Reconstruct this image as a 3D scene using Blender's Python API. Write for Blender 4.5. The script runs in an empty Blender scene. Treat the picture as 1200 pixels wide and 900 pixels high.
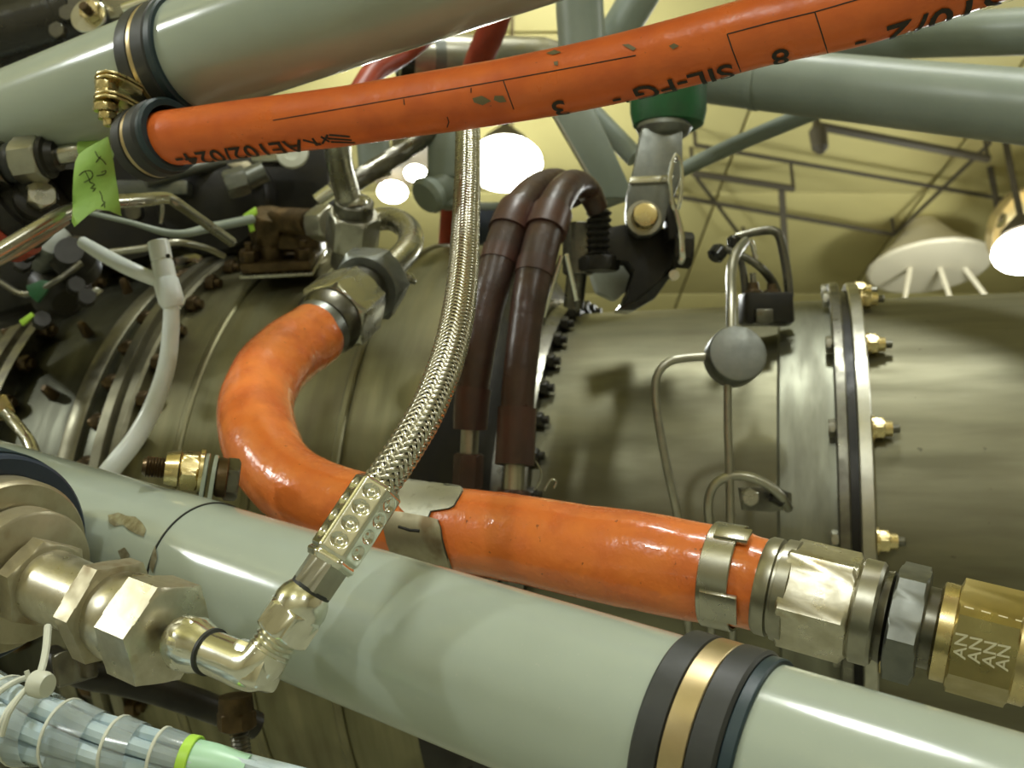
import bpy, bmesh, math, random
from mathutils import Vector, Matrix, noise
from mathutils.bvhtree import BVHTree
from mathutils.geometry import delaunay_2d_cdt
random.seed(7)
SC = bpy.context.scene
COL = SC.collection

# ------------------------------------------------------------------ camera, world, lights, exposure
F = 1150.0
CAM = Vector((0, 0, 1.5)); PITCH = math.radians(20)
RT = Vector((1, 0, 0)); FW = Vector((0, math.cos(PITCH), math.sin(PITCH))); UP = Vector((0, -math.sin(PITCH), math.cos(PITCH)))
cd = bpy.data.cameras.new('camera'); cam = bpy.data.objects.new('camera', cd); COL.objects.link(cam)
cam.location = CAM; cam.rotation_euler = (math.pi/2 + PITCH, 0, 0)
cd.sensor_fit = 'HORIZONTAL'; cd.sensor_width = 36; cd.lens = 36*F/1200; cd.clip_start = .01
cd.dof.use_dof = True; cd.dof.focus_distance = .30; cd.dof.aperture_fstop = 24
SC.camera = cam
w = bpy.data.worlds.new('world'); SC.world = w; w.use_nodes = True
w.node_tree.nodes['Background'].inputs[0].default_value = (.50, .52, .40, 1)
w.node_tree.nodes['Background'].inputs[1].default_value = .15
SC.view_settings.view_transform = 'Standard'; SC.view_settings.look = 'None'
SC.view_settings.exposure = -1.38; SC.view_settings.gamma = 1
LAMPCOL = (.95, 1.0, .97)
CEIL = 5.0
# hall lamps (x, y) hanging from the ceiling grid; power each.  The first two are unseen, added as frontal fill.
HALL = [(-1.6, -4.2, 420), (2.3, -4.6, 300), (-4.9, -.9, 620), (4.6, .8, 160), (.15, -.25, 240)]

def P(px, py, z): return CAM + FW*z + RT*((px-600)/F*z) - UP*((py-450)/F*z)
def D(dx, dy, dz): return (RT*dx - UP*dy + FW*dz)
def proj(p):
    q = p - CAM; z = q.dot(FW); return (600+F*q.dot(RT)/z, 450-F*q.dot(UP)/z, z)
def atZ(px, py, wz):
    d = P(px, py, 1) - CAM; return CAM + d*((wz-CAM.z)/d.z)
def pr(wd, z): return wd*.5*z/F

# ------------------------------------------------------------------ materials
def mk(name, c1, c2=None, rough=.4, metal=0., ns=60, bump=0., bs=None, uv=False, st=(1, 1, 1), rv=0., spots=None, spots2=None, trans=0., spec=.5, coat=0., em=None, lo=.35, hi=.65, aniso=0):
    m = bpy.data.materials.new(name); m.use_nodes = True
    nt = m.node_tree; N = nt.nodes; L = nt.links; b = N['Principled BSDF']
    b.inputs['Base Color'].default_value = (*c1, 1); b.inputs['Roughness'].default_value = rough
    b.inputs['Metallic'].default_value = metal; b.inputs['Specular IOR Level'].default_value = spec
    b.inputs['Coat Weight'].default_value = coat; b.inputs['Transmission Weight'].default_value = trans
    if em: b.inputs['Emission Color'].default_value = (*em[0], 1); b.inputs['Emission Strength'].default_value = em[1]
    tc = N.new('ShaderNodeTexCoord'); mp = N.new('ShaderNodeMapping'); mp.inputs['Scale'].default_value = st
    L.new(tc.outputs['UV' if uv else 'Object'], mp.inputs['Vector'])
    def nz(scale, det=4):
        n = N.new('ShaderNodeTexNoise'); n.inputs['Scale'].default_value = scale; n.inputs['Detail'].default_value = det
        L.new(mp.outputs[0], n.inputs['Vector']); return n
    def rng(src, a, c, x, y):
        r = N.new('ShaderNodeMapRange'); r.inputs[1].default_value = a; r.inputs[2].default_value = c
        r.inputs[3].default_value = x; r.inputs[4].default_value = y; L.new(src, r.inputs[0]); return r.outputs[0]
    n1 = nz(ns); cur = None
    if c2:
        mx = N.new('ShaderNodeMix'); mx.data_type = 'RGBA'
        L.new(rng(n1.outputs[0], lo, hi, 0, 1), mx.inputs[0]); mx.inputs[6].default_value = (*c1, 1); mx.inputs[7].default_value = (*c2, 1)
        cur = mx.outputs[2]
    for sp in (spots, spots2):
        if sp:
            n2 = N.new('ShaderNodeTexNoise'); n2.inputs['Scale'].default_value = sp[1]; n2.inputs['Detail'].default_value = 3
            L.new(tc.outputs['UV' if uv else 'Object'], n2.inputs['Vector'])
            mx = N.new('ShaderNodeMix'); mx.data_type = 'RGBA'
            L.new(rng(n2.outputs[0], sp[2], sp[2]+sp[3], 0, sp[4]), mx.inputs[0])
            if cur: L.new(cur, mx.inputs[6])
            else: mx.inputs[6].default_value = (*c1, 1)
            mx.inputs[7].default_value = (*sp[0], 1); cur = mx.outputs[2]
    if cur: L.new(cur, b.inputs['Base Color'])
    if rv: L.new(rng(n1.outputs[0], .3, .7, max(.03, rough-rv), min(1, rough+rv)), b.inputs['Roughness'])
    if bump:
        n3 = nz(bs or ns*2, 3); bp = N.new('ShaderNodeBump'); bp.inputs['Strength'].default_value = 1; bp.inputs['Distance'].default_value = bump
        L.new(n3.outputs[0], bp.inputs['Height']); L.new(bp.outputs[0], b.inputs['Normal'])
    return m
M = {}
M['grey_paint'] = mk('grey paint', (.38, .435, .375), (.355, .405, .345), .15, 0, 25, spots=((.45, .46, .4), 900, .70, .03, .6), rv=.03, bump=.00004, bs=90)
M['grey_frame'] = mk('frame paint', (.27, .31, .27), (.22, .26, .22), .38, 0, 20, rv=.08)
M['orange'] = mk('orange silicone', (.86, .235, .05), (.76, .18, .04), .24, 0, 70, bump=.0006, bs=160, rv=.08, spots=((.16, .05, .02), 420, .70, .05, .7), spots2=((.46, .085, .02), 45, .55, .15, .5), coat=.45)
M['orange_smooth'] = mk('orange sleeve', (.74, .16, .03), (.64, .125, .025), .34, 0, 60, bump=.0005, bs=110, rv=.08, spots=((.16, .06, .03), 500, .72, .04, .6), spots2=((.45, .08, .02), 30, .55, .2, .4))
M['rust_hose'] = mk('rust red hose', (.36, .05, .02), (.28, .04, .02), .45, 0, 60)
M['brown_hose'] = mk('brown hose sleeve', (.060, .030, .021), (.042, .023, .017), .34, 0, 60, bump=.0006, bs=120, rv=.1)
M['brown_cuff'] = mk('brown cuff', (.075, .030, .021), (.05, .024, .017), .4, 0, 60, rv=.1)
M['steel'] = mk('steel', (.55, .54, .46), (.45, .44, .37), .26, 1, 60, rv=.06, bump=.00001, bs=400)
M['braid_wire'] = mk('braid wire', (.62, .60, .50), (.50, .48, .39), .30, 1, 300, rv=.08)
M['old_flange'] = mk('old flange steel', (.24, .23, .165), (.17, .16, .11), .42, .9, 60, rv=.08)
M['tag'] = mk('satin tag metal', (.56, .57, .50), (.48, .49, .42), .45, .75, 60, rv=.06, spots=((.30, .30, .24), 160, .6, .1, .6))
M['steel_mid'] = mk('satin steel', (.46, .45, .38), (.36, .35, .29), .36, 1, 90, rv=.08, bump=.00001, bs=300)
M['steel_dark'] = mk('dark steel', (.20, .195, .16), (.12, .115, .095), .36, 1, 90, rv=.12)
M['grey_anod'] = mk('grey anodised metal', (.22, .23, .21), (.18, .19, .175), .4, .85, 150, rv=.06)
M['bright'] = mk('bright cadmium', (.86, .86, .78), (.78, .78, .68), .18, 1, 150, rv=.05, bump=.000015, bs=500)
M['tarnish'] = mk('tarnished nickel', (.68, .65, .54), (.54, .51, .40), .33, 1, 160, rv=.10, bump=.00004, bs=350, spots=((.42, .32, .14), 70, .6, .1, .6))
M['tan_metal'] = mk('dull tan metal', (.46, .42, .30), (.38, .34, .23), .46, .85, 120, rv=.1, spots=((.2, .13, .06), 60, .58, .12, .7))
M['gold'] = mk('yellow cadmium', (.76, .63, .33), (.62, .52, .28), .28, 1, 150, rv=.1)
M['gold_nut'] = mk('olive gold nut', (.50, .42, .20), (.44, .37, .17), .33, 1, 120, rv=.08)
M['strap'] = mk('gold strap', (.62, .50, .30), (.52, .42, .24), .35, 1, 80, rv=.08)
M['bronze'] = mk('burnt bronze', (.12, .08, .038), (.06, .042, .02), .42, .8, 90, rv=.15, bump=.0004, bs=200)
M['rubber'] = mk('black rubber', (.022, .024, .024), (.03, .032, .03), .5, 0, 120, rv=.08)
M['rubber_blue'] = mk('teal black rubber', (.012, .03, .04), (.016, .036, .046), .45, 0, 80)
M['navy'] = mk('navy rubber', (.016, .028, .055), (.02, .034, .06), .5, 0, 80)
M['black'] = mk('black paint', (.012, .012, .011), (.018, .018, .015), .14, 0, 60, rv=.1)
M['black_iron'] = mk('oily black casting', (.022, .020, .014), (.011, .010, .008), .42, 0, 50, rv=.15, spec=.35)
M['case_r'] = mk('brushed exhaust steel', (.22, .212, .145), (.155, .148, .098), .50, .92, 9, uv=True, st=(6, .9, 1), rv=.07, bump=.00003, bs=60, spots=((.07, .065, .05), 130, .70, .05, .6), spots2=((.17, .155, .10), 7, .52, .2, .6))
M['case_m'] = mk('heat tinted steel', (.215, .208, .14), (.145, .14, .09), .50, .92, 8, uv=True, st=(5, 1.2, 1), rv=.08, bump=.00003, bs=60, spots2=((.11, .095, .06), 9, .5, .2, .6))
M['case_band'] = mk('clean steel band', (.24, .245, .19), (.17, .17, .13), .50, .92, 10, uv=True, st=(2, 8, 1), rv=.06)
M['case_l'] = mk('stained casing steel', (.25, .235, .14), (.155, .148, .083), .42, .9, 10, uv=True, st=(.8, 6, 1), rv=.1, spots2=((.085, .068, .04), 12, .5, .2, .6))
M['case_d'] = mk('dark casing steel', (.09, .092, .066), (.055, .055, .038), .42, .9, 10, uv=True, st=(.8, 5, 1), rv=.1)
M['green_rub'] = mk('green mount', (.012, .11, .035), (.02, .08, .03), .5, 0, 60)
M['tape'] = mk('green masking tape', (.36, .60, .13), (.31, .54, .11), .6, 0, 90, bump=.0003, bs=200)
M['ink'] = mk('black ink', (.02, .016, .012), None, .6)
M['ink_green'] = mk('dark green smear', (.16, .13, .06), None, .5)
M['white_tube'] = mk('milky white tubing', (.82, .88, .88), (.76, .83, .83), .25, 0, 60)
M['nylon'] = mk('white nylon', (.62, .64, .55), None, .4)
M['wire'] = mk('bluish white wire', (.62, .72, .76), (.40, .52, .58), .35, 0, 40)
M['wrap'] = mk('clear wrap', (.93, .97, .97), None, .16, 0, 60, trans=.86)
M['lime'] = mk('lime tape', (.45, .75, .08), None, .4)
M['mint'] = mk('pale mint sleeve', (.45, .72, .52), None, .35)
M['engrave'] = mk('bright engraving', (.85, .80, .60), None, .3, .6)
M['chip'] = mk('bare chipped metal', (.36, .35, .26), (.20, .17, .1), .35, .5, 300)
M['pale'] = mk('pale plate grey', (.50, .53, .47), (.42, .45, .4), .5, 0, 60)
M['ceil'] = mk('cream ceiling panel', (.48, .425, .175), (.42, .37, .15), .7, 0, .9, spots=((.40, .34, .13), 1.3, .55, .2, .5))
M['ceil_j'] = mk('ceiling joint', (.20, .16, .08), None, .8)
M['wall'] = mk('cream wall', (.52, .47, .31), (.48, .43, .28), .7, 0, 1.5)
M['floor'] = mk('grey concrete', (.36, .37, .30), (.30, .31, .25), .6, 0, 1.5)
M['conduit'] = mk('dark conduit', (.040, .032, .015), None, .7)
M['lamp'] = mk('lamp glow', (1, 1, 1), None, .5, em=((1, .97, .85), 55))
M['dish'] = mk('brass reflector', (.75, .62, .34), None, .35, .8)
M['plastic_haze'] = mk('pale plastic shade', (.62, .57, .42), None, .5)

# ------------------------------------------------------------------ mesh helpers
class MB:
    def __init__(s): s.v = []; s.f = []; s.uv = []
    def add(s, vs, fs, uvs=None):
        o = len(s.v); s.v += [Vector(p) for p in vs]
        for k, f in enumerate(fs):
            s.f.append(tuple(i+o for i in f)); s.uv.append(uvs[k] if uvs else [(0, 0)]*len(f))
        return s
    def bvh(s): return BVHTree.FromPolygons(s.v, s.f)
def frame(axis, ref=None):
    a = axis.normalized()
    if ref is None: ref = UP if abs(a.dot(UP)) < .9 else RT
    x = (ref - a*ref.dot(a)).normalized(); return a, x, a.cross(x)
def grid(mb, rings, closed_v=False, cap=(True, True), circ=None, lens=None):
    n = len(rings[0]); m = len(rings); vs = [p for r in rings for p in r]; fs = []; uvs = []
    c = circ or 1.0
    for j in range(m if closed_v else m-1):
        j2 = (j+1) % m; l0 = lens[j] if lens else j; l1 = lens[j2] if lens else j+1
        for i in range(n):
            i2 = (i+1) % n
            fs.append((j*n+i, j*n+i2, j2*n+i2, j2*n+i))
            uvs.append([(c*i/n, l0), (c*(i+1)/n, l0), (c*(i+1)/n, l1), (c*i/n, l1)])
    if not closed_v:
        if cap[0]: fs.append(tuple(range(n-1, -1, -1))); uvs.append([(0, 0)]*n)
        if cap[1]: fs.append(tuple((m-1)*n+i for i in range(n))); uvs.append([(0, 0)]*n)
    return mb.add(vs, fs, uvs)
def lathe(mb, p, axis, prof, n=32, ref=None, closed=False, cap=(True, True)):
    a, x, y = frame(axis, ref); rings = []
    cs = [(math.cos(2*math.pi*i/n), math.sin(2*math.pi*i/n)) for i in range(n)]
    for t, r in prof:
        r = max(r, 1e-5); rings.append([p + a*t + (x*c+y*s)*r for c, s in cs])
    ln = [0]
    for k in range(1, len(prof)): ln.append(ln[-1]+math.hypot(prof[k][0]-prof[k-1][0], prof[k][1]-prof[k-1][1]))
    return grid(mb, rings, closed, cap, 2*math.pi*max(r for t, r in prof), ln)
def rod(mb, p, q, r, n=20, ch=0, r2=None):
    r2 = r if r2 is None else r2; L = (q-p).length
    pf = [(0, r), (L, r2)] if not ch else [(0, r-ch), (ch, r), (L-ch, r2), (L, r2-ch)]
    return lathe(mb, p, q-p, pf, n)
def hexp(mb, p, axis, r, L, roll=0., ch=.12, n=48, sides=6):
    a, x, y = frame(axis); ap = r*math.cos(math.pi/sides); rings = []; sec = 2*math.pi/sides
    def hr(ph): return ap/math.cos(((ph+sec/2) % sec)-sec/2 if False else (ph % sec)-sec/2)
    rc = ap*1.03; c = min(ch*r, L*.3)
    for t, lim in ((0, ap*.97), (c*.35, rc), (c, 9), (L-c, 9), (L-c*.35, rc), (L, ap*.97)):
        ring = []
        for i in range(n):
            ph = 2*math.pi*i/n; q = min(hr(ph), lim)
            ring.append(p + a*t + (x*math.cos(ph+roll)+y*math.sin(ph+roll))*q)
        rings.append(ring)
    return grid(mb, rings)
def box(mb, c, ax, h, bev=0.):
    bm = bmesh.new(); bmesh.ops.create_cube(bm, size=2)
    for v in bm.verts: v.co = Vector((v.co.x*h[0], v.co.y*h[1], v.co.z*h[2]))
    if bev: bmesh.ops.bevel(bm, geom=bm.edges[:], offset=bev, segments=2, affect='EDGES', profile=.5)
    bm.verts.index_update()
    vs = [c + ax[0]*v.co.x + ax[1]*v.co.y + ax[2]*v.co.z for v in bm.verts]
    fs = [tuple(v.index for v in f.verts) for f in bm.faces]; bm.free()
    return mb.add(vs, fs)
def prism(mb, pts, depth, bev=0.):
    # planar polygon (world points) given thickness along vector depth
    n = len(pts); bm = bmesh.new()
    a = [bm.verts.new(p) for p in pts]; b = [bm.verts.new(p+depth) for p in pts]
    bm.faces.new(a[::-1]); bm.faces.new(b)
    for i in range(n): bm.faces.new((a[i], a[(i+1) % n], b[(i+1) % n], b[i]))
    if bev: bmesh.ops.bevel(bm, geom=bm.edges[:], offset=bev, segments=2, affect='EDGES', profile=.5)
    bmesh.ops.recalc_face_normals(bm, faces=bm.faces[:]); bm.verts.index_update()
    mb.add([v.co.copy() for v in bm.verts], [tuple(v.index for v in f.verts) for f in bm.faces]); bm.free(); return mb
class Path:
    """smooth centre line through (px,py,z,width_px) or (Vector, radius) control points"""
    def __init__(s, ctl, step=.003, sm=True):
        c = [(P(k[0], k[1], k[2]), pr(k[3], k[2])) if not isinstance(k[0], Vector) else k for k in ctl]
        s.p = []; s.r = []
        for i in range(len(c)-1):
            p0 = c[max(i-1, 0)]; p1 = c[i]; p2 = c[i+1]; p3 = c[min(i+2, len(c)-1)]
            n = max(2, int((p2[0]-p1[0]).length/step))
            for k in range(n):
                t = k/n
                if sm:
                    q = .5*((2*p1[0])+(p2[0]-p0[0])*t+(2*p0[0]-5*p1[0]+4*p2[0]-p3[0])*t*t+(3*p1[0]-p0[0]-3*p2[0]+p3[0])*t**3)
                else: q = p1[0].lerp(p2[0], t)
                s.p.append(q); e = t*t*(3-2*t); s.r.append(p1[1]*(1-e)+p2[1]*e)
        s.p.append(c[-1][0]); s.r.append(c[-1][1])
        s.t = []; n = len(s.p)
        for i in range(n): s.t.append((s.p[min(i+1, n-1)]-s.p[max(i-1, 0)]).normalized())
        s.x = []; x = frame(s.t[0], FW)[1]
        for i in range(n):
            x = (x - s.t[i]*x.dot(s.t[i])).normalized(); s.x.append(x)
        s.s = [0]
        for i in range(1, n): s.s.append(s.s[-1]+(s.p[i]-s.p[i-1]).length)
    def ring(s, i, r, n, f=None):
        y = s.t[i].cross(s.x[i]); out = []
        for k in range(n):
            a = 2*math.pi*k/n; q = r*(f(s.s[i], a) if f else 1)
            out.append(s.p[i]+(s.x[i]*math.cos(a)+y*math.sin(a))*q)
        return out
    def sweep(s, mb, n=24, f=None, cap=(True, True), dr=0.):
        return grid(mb, [s.ring(i, s.r[i]+dr, n, f) for i in range(len(s.p))], cap=cap, circ=2*math.pi*max(s.r), lens=s.s)
    def near(s, px, py=None):
        best = 0; bd = 1e9
        for i, p in enumerate(s.p):
            q = proj(p); d = abs(q[0]-px) if py is None else math.hypot(q[0]-px, q[1]-py)
            if d < bd: bd = d; best = i
        return best
    def pt(s, L, ang, dr=0.):
        L = min(max(L, 0), s.s[-1]); lo = 0; hi = len(s.s)-1
        while hi-lo > 1:
            mid = (lo+hi)//2
            if s.s[mid] <= L: lo = mid
            else: hi = mid
        t = (L-s.s[lo])/max(1e-9, s.s[hi]-s.s[lo])
        c = s.p[lo].lerp(s.p[hi], t); x = s.x[lo].lerp(s.x[hi], t).normalized(); tt = s.t[lo].lerp(s.t[hi], t).normalized()
        x = (x-tt*x.dot(tt)).normalized(); r = s.r[lo]*(1-t)+s.r[hi]*t+dr
        return c+(x*math.cos(ang)+tt.cross(x)*math.sin(ang))*r
    def coords(s, p):
        i = min(range(len(s.p)), key=lambda k: (s.p[k]-p).length_squared)
        d = p-s.p[i]; y = s.t[i].cross(s.x[i]); return s.s[i]+d.dot(s.t[i]), math.atan2(d.dot(y), d.dot(s.x[i]))
def tube(mb, ctl, n=16, step=.004, sm=True): Path(ctl, step, sm).sweep(mb, n); return mb
def ringband(mb, p, axis, r, wd, th, n=40, rnd=True):
    e = min(th, wd)*.3 if rnd else 0
    if rnd: pf = [(-wd/2, r), (-wd/2, r+th-e), (-wd/2+e, r+th), (wd/2-e, r+th), (wd/2, r+th-e), (wd/2, r)]
    else: pf = [(-wd/2, r), (-wd/2, r+th), (wd/2, r+th), (wd/2, r)]
    return lathe(mb, p, axis, pf, n, closed=True)
def hit(bv, px, py):
    d = (P(px, py, 1)-CAM).normalized(); h = bv.ray_cast(CAM, d); return (h[0], h[1]) if h[0] else (None, None)
def decal(mb, bv, poly, off=.0003, th=0., stepx=6):
    n = len(poly); vs = [Vector((p[0], p[1])) for p in poly]; ed = [(i, (i+1) % n) for i in range(n)]
    x0 = min(p[0] for p in poly); x1 = max(p[0] for p in poly); y0 = min(p[1] for p in poly); y1 = max(p[1] for p in poly)
    def ins(x, y):
        c = False
        for i in range(n):
            a = poly[i]; b = poly[(i+1) % n]
            if (a[1] > y) != (b[1] > y) and x < (b[0]-a[0])*(y-a[1])/(b[1]-a[1])+a[0]: c = not c
        return c
    x = x0+stepx/2
    while x < x1:
        y = y0+stepx/2
        while y < y1:
            if ins(x, y): vs.append(Vector((x, y)))
            y += stepx
        x += stepx
    r = delaunay_2d_cdt(vs, ed, [list(range(n))], 1, 1e-4)
    pts = []; nrm = []; last = None
    for q in r[0]:
        h, nn = hit(bv, q.x, q.y)
        if h is None:
            cx = sum(k[0] for k in poly)/n; cy = sum(k[1] for k in poly)/n
            for st in range(1, 21):
                h, nn = hit(bv, q.x+(cx-q.x)*st/20, q.y+(cy-q.y)*st/20)
                if h: break
        if h is None: h, nn = last
        last = (h, nn)
        if nn.dot(h-CAM) > 0: nn = -nn
        pts.append(h+nn*off); nrm.append(nn)
    fs = [tuple(f)[::-1] for f in r[2]]
    mb.add(pts, fs)
    if th:
        mb.add([p-nn*th for p, nn in zip(pts, nrm)], fs)
    return mb
def inkline(mb, bv, pl, r=.00025, sub=6):
    pts = []
    for a, b in zip(pl, pl[1:]):
        for k in range(sub):
            t = k/sub; h, nn = hit(bv, a[0]+(b[0]-a[0])*t, a[1]+(b[1]-a[1])*t)
            if h: pts.append(h)
    h, nn = hit(bv, *pl[-1])
    if h: pts.append(h)
    if len(pts) > 2: tube(mb, [(p, r) for p in pts], 6, .002)
    return mb
def textmesh(s, size):
    cu = bpy.data.curves.new('lettering', 'FONT'); cu.body = s; cu.size = size; cu.resolution_u = 3; cu.offset = size*.012
    o = bpy.data.objects.new('lettering', cu); COL.objects.link(o)
    dg = bpy.context.evaluated_depsgraph_get(); me = o.evaluated_get(dg).to_mesh()
    vs = [v.co.copy() for v in me.vertices]; fs = [tuple(p.vertices) for p in me.polygons]
    o.evaluated_get(dg).to_mesh_clear(); COL.objects.unlink(o); bpy.data.objects.remove(o); bpy.data.curves.remove(cu)
    # refine so long straight strokes follow a curved surface
    bm = bmesh.new(); bv = [bm.verts.new(v) for v in vs]
    for f in fs:
        try: bm.faces.new([bv[i] for i in f])
        except ValueError: pass
    for _ in range(3):
        lng = [e for e in bm.edges if e.calc_length() > size*.16]
        if lng: bmesh.ops.subdivide_edges(bm, edges=lng, cuts=1); bmesh.ops.triangulate(bm, faces=bm.faces[:])
    bm.verts.index_update(); vs = [v.co.copy() for v in bm.verts]; fs = [tuple(v.index for v in f.verts) for f in bm.faces]; bm.free()
    return vs, fs

def link(name, mb, mat, parent=None, org=None, ang=35):
    org = org if org is not None else Vector((0, 0, 0))
    me = bpy.data.meshes.new(name); me.from_pydata([v-org for v in mb.v], [], mb.f)
    uvl = me.uv_layers.new(name='UVMap'); flat = [c for f in mb.uv for q in f for c in q]
    if len(flat) == len(uvl.data)*2: uvl.data.foreach_set('uv', flat)
    me.polygons.foreach_set('use_smooth', [True]*len(me.polygons)); me.set_sharp_from_angle(angle=math.radians(ang))
    me.materials.append(M[mat]); o = bpy.data.objects.new(name, me); COL.objects.link(o)
    if parent: o.parent = parent
    return o
class Thing:
    def __init__(s, name, label, cat, org, group=None):
        s.o = bpy.data.objects.new(name, None); COL.objects.link(s.o); s.o.location = org; s.org = Vector(org); s.o.empty_display_size = .01
        s.o['label'] = label; s.o['category'] = cat
        if group: s.o['group'] = group
    def part(s, name, mb, mat, under=None, label=None, stuff=False, ang=35):
        o = link(name, mb, mat, under or s.o, s.org, ang)
        if label: o['label'] = label
        if stuff: o['kind'] = 'stuff'
        return o
    def copies(s, name, me, mats, under):
        for m in mats:
            o = bpy.data.objects.new(name, me); COL.objects.link(o); o.parent = under
            o.location = m.to_translation()-s.org; o.rotation_mode = 'QUATERNION'; o.rotation_quaternion = m.to_quaternion()
def single(name, label, cat, mb, mat, org, group=None, ang=35):
    o = link(name, mb, mat, None, org, ang); o.location = org; o['label'] = label; o['category'] = cat
    if group: o['group'] = group
    return o
def structure(name, mb, mat, org=Vector((0, 0, 0))):
    o = link(name, mb, mat, None, org); o.location = org; o['kind'] = 'structure'; return o
def mesh_only(mb, mat, name='piece'):
    me = bpy.data.meshes.new(name); me.from_pydata(mb.v, [], mb.f); me.uv_layers.new(name='UVMap')
    me.polygons.foreach_set('use_smooth', [True]*len(me.polygons)); me.set_sharp_from_angle(angle=math.radians(35)); me.materials.append(M[mat]); return me
def mat_z(p, z, ref=None):
    a, x, y = frame(z, ref); m = Matrix((x, y, a)).transposed().to_4x4(); m.translation = p; return m
Z = Vector((0, 0, 1)); O3 = Vector((0, 0, 0))

# ------------------------------------------------------------------ hall: floor, walls, ceiling of panels
X0, X1, Y0, Y1 = -8.4, 8.4, -7.0, 12.2
AX = (Vector((1, 0, 0)), Vector((0, 1, 0)), Vector((0, 0, 1)))
structure('floor', box(MB(), Vector((0, 2.6, -.1)), AX, (8.6, 9.8, .1)), 'floor')
structure('wall_left', box(MB(), Vector((X0-.1, 2.6, CEIL/2)), AX, (.1, 9.8, CEIL/2)), 'wall')
structure('wall_right', box(MB(), Vector((X1+.1, 2.6, CEIL/2)), AX, (.1, 9.8, CEIL/2)), 'wall')
structure('wall_back', box(MB(), Vector((0, Y1+.1, CEIL/2)), AX, (8.4, .1, CEIL/2)), 'wall')
structure('wall_front', box(MB(), Vector((0, Y0-.1, CEIL/2)), AX, (8.4, .1, CEIL/2)), 'wall')
ceil = structure('ceiling', box(MB(), Vector((0, 2.6, CEIL+.12)), AX, (8.6, 9.8, .1)), 'ceil_j')
pm = MB(); box(pm, O3, AX, (.69, .79, .02), .006); pme = mesh_only(pm, 'ceil', 'panel')
for i in range(12):
    for j in range(12):
        o = bpy.data.objects.new('panel', pme); COL.objects.link(o); o.parent = ceil
        o.location = (X0+.7+1.4*i, Y0+.8+1.6*j, CEIL+.005+.004*random.random())

def hall_lamp(x, y, zz, power, lab, r=.2, dish=True):
    t = Thing('hall_lamp', lab, 'lamp', Vector((x, y, zz)), None)
    c = Vector((x, y, zz))
    t.part('stem', rod(MB(), c+Z*.2, Vector((x, y, CEIL)), .02, 8), 'conduit')
    t.part('cap', lathe(MB(), c+Z*.10, Z, [(0, .13), (.04, .12), (.10, .06), (.13, .03)], 20), 'conduit')
    t.part('bulb', lathe(MB(), c-Z*r*.62, Z, [(r*.62*(1-math.cos(a)), r*math.sin(a)) for a in [math.pi*k/10 for k in range(0, 11)]], 24), 'lamp')
    l = bpy.data.lights.new('lamp_light', 'POINT'); l.energy = power; l.color = LAMPCOL; l.shadow_soft_size = r*.8
    lo = bpy.data.objects.new('lamp_light', l); COL.objects.link(lo); lo.location = c-Z*(r*.65+.1)-Z*.12; lo.parent = None
    return t
for k, (x, y, pw) in enumerate(HALL):
    hall_lamp(x, y, 4.3, pw, ['unseen fill lamp added behind and left of the camera', 'unseen fill lamp added behind and right of the camera', 'round hall lamp hung far to the left of the engine', 'round hall lamp hung far to the right of the engine', 'round hall lamp hung straight above the engine'][k])
for (px, py, wz, r, pw, lab) in [(592, 192, 4.4, .20, 210, 'large glaring round hall lamp seen just right of the braided hose'),
                                 (460, 225, 4.45, .085, 50, 'lower of two small round hall lamps seen left of the braided hose'),
                                 (487, 203, 4.15, .056, 40, 'upper of two small round hall lamps seen left of the braided hose'),
                                 (1204, 294, 4.15, .19, 170, 'glaring round hall lamp at the right edge under a brass dish')]:
    p = atZ(px, py, wz); hall_lamp(p.x, p.y, p.z, pw, lab, r)
# shade and sheet next to the right-hand lamp
pl = atZ(1172, 258, 4.6)
t = Thing('lamp_dish', 'brass coloured reflector dish hanging above the lamp at the right edge', 'lamp', pl)
t.part('bowl', lathe(MB(), pl, Vector((.35, -.6, -.6)), [(0, .05), (.05, .16), (.12, .24), (.20, .27), (.2, .26), (.12, .225), (.06, .15), (.01, .05)], 28, closed=True), 'dish')
t.part('stem', rod(MB(), pl, Vector((pl.x, pl.y, CEIL)), .02, 8), 'conduit')
a = atZ(1062, 300, 4.72)
t = Thing('funnel_shade', 'pale funnel shaped shade with legs hanging from the ceiling at right', 'shade', a)  # pale funnel, shade of a ceiling fixture
t.part('funnel', lathe(MB(), Vector((a.x+.15, a.y, 4.62)), Z, [(0, .40), (.02, .42), (.2, .22), (.36, .1), (.38, .08)], 24), 'plastic_haze')
for dx in (-.22, .12, .4):
    t.part('leg', tube(MB(), [(Vector((a.x+.15+dx*.6, a.y, 4.64)), .02), (Vector((a.x+.15+dx*1.1, a.y, 4.25)), .015), (Vector((a.x+.15+dx*1.4, a.y-.02, 3.9)), .02)], 8, .1), 'plastic_haze')
def cond(pa, pb, wz, r, lab):
    p = atZ(*pa, wz); q = atZ(*pb, wz); t = Thing('ceiling_pipe', lab, 'pipe', (p+q)*.5)
    t.part('pipe', rod(MB(), p, q, r, 10), 'conduit')
    for e in (p, q): t.part('hanger', rod(MB(), Vector((e.x, e.y, wz)), Vector((e.x, e.y, CEIL)), .012, 6), 'conduit')
cond((955, 147), (1158, 186), 4.75, .026, 'thick dark ceiling pipe ending under the grey beam at right')
cond((812, 203), (930, 221), 4.8, .022, 'short dark ceiling pipe meeting the hanging pole')
cond((815, 170), (1215, 240), 4.86, .014, 'long thin dark ceiling pipe crossing behind the thick one')
cond((780, 228), (1048, 275), 4.86, .016, 'lowest long dark ceiling pipe right of the mount bracket')
cond((1048, 275), (1160, 168), 4.88, .013, 'thin dark ceiling pipe slanting up to the right')
cond((814, 205), (872, 282), 4.88, .013, 'thin dark ceiling pipe slanting down to the right behind the bent lines')
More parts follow.
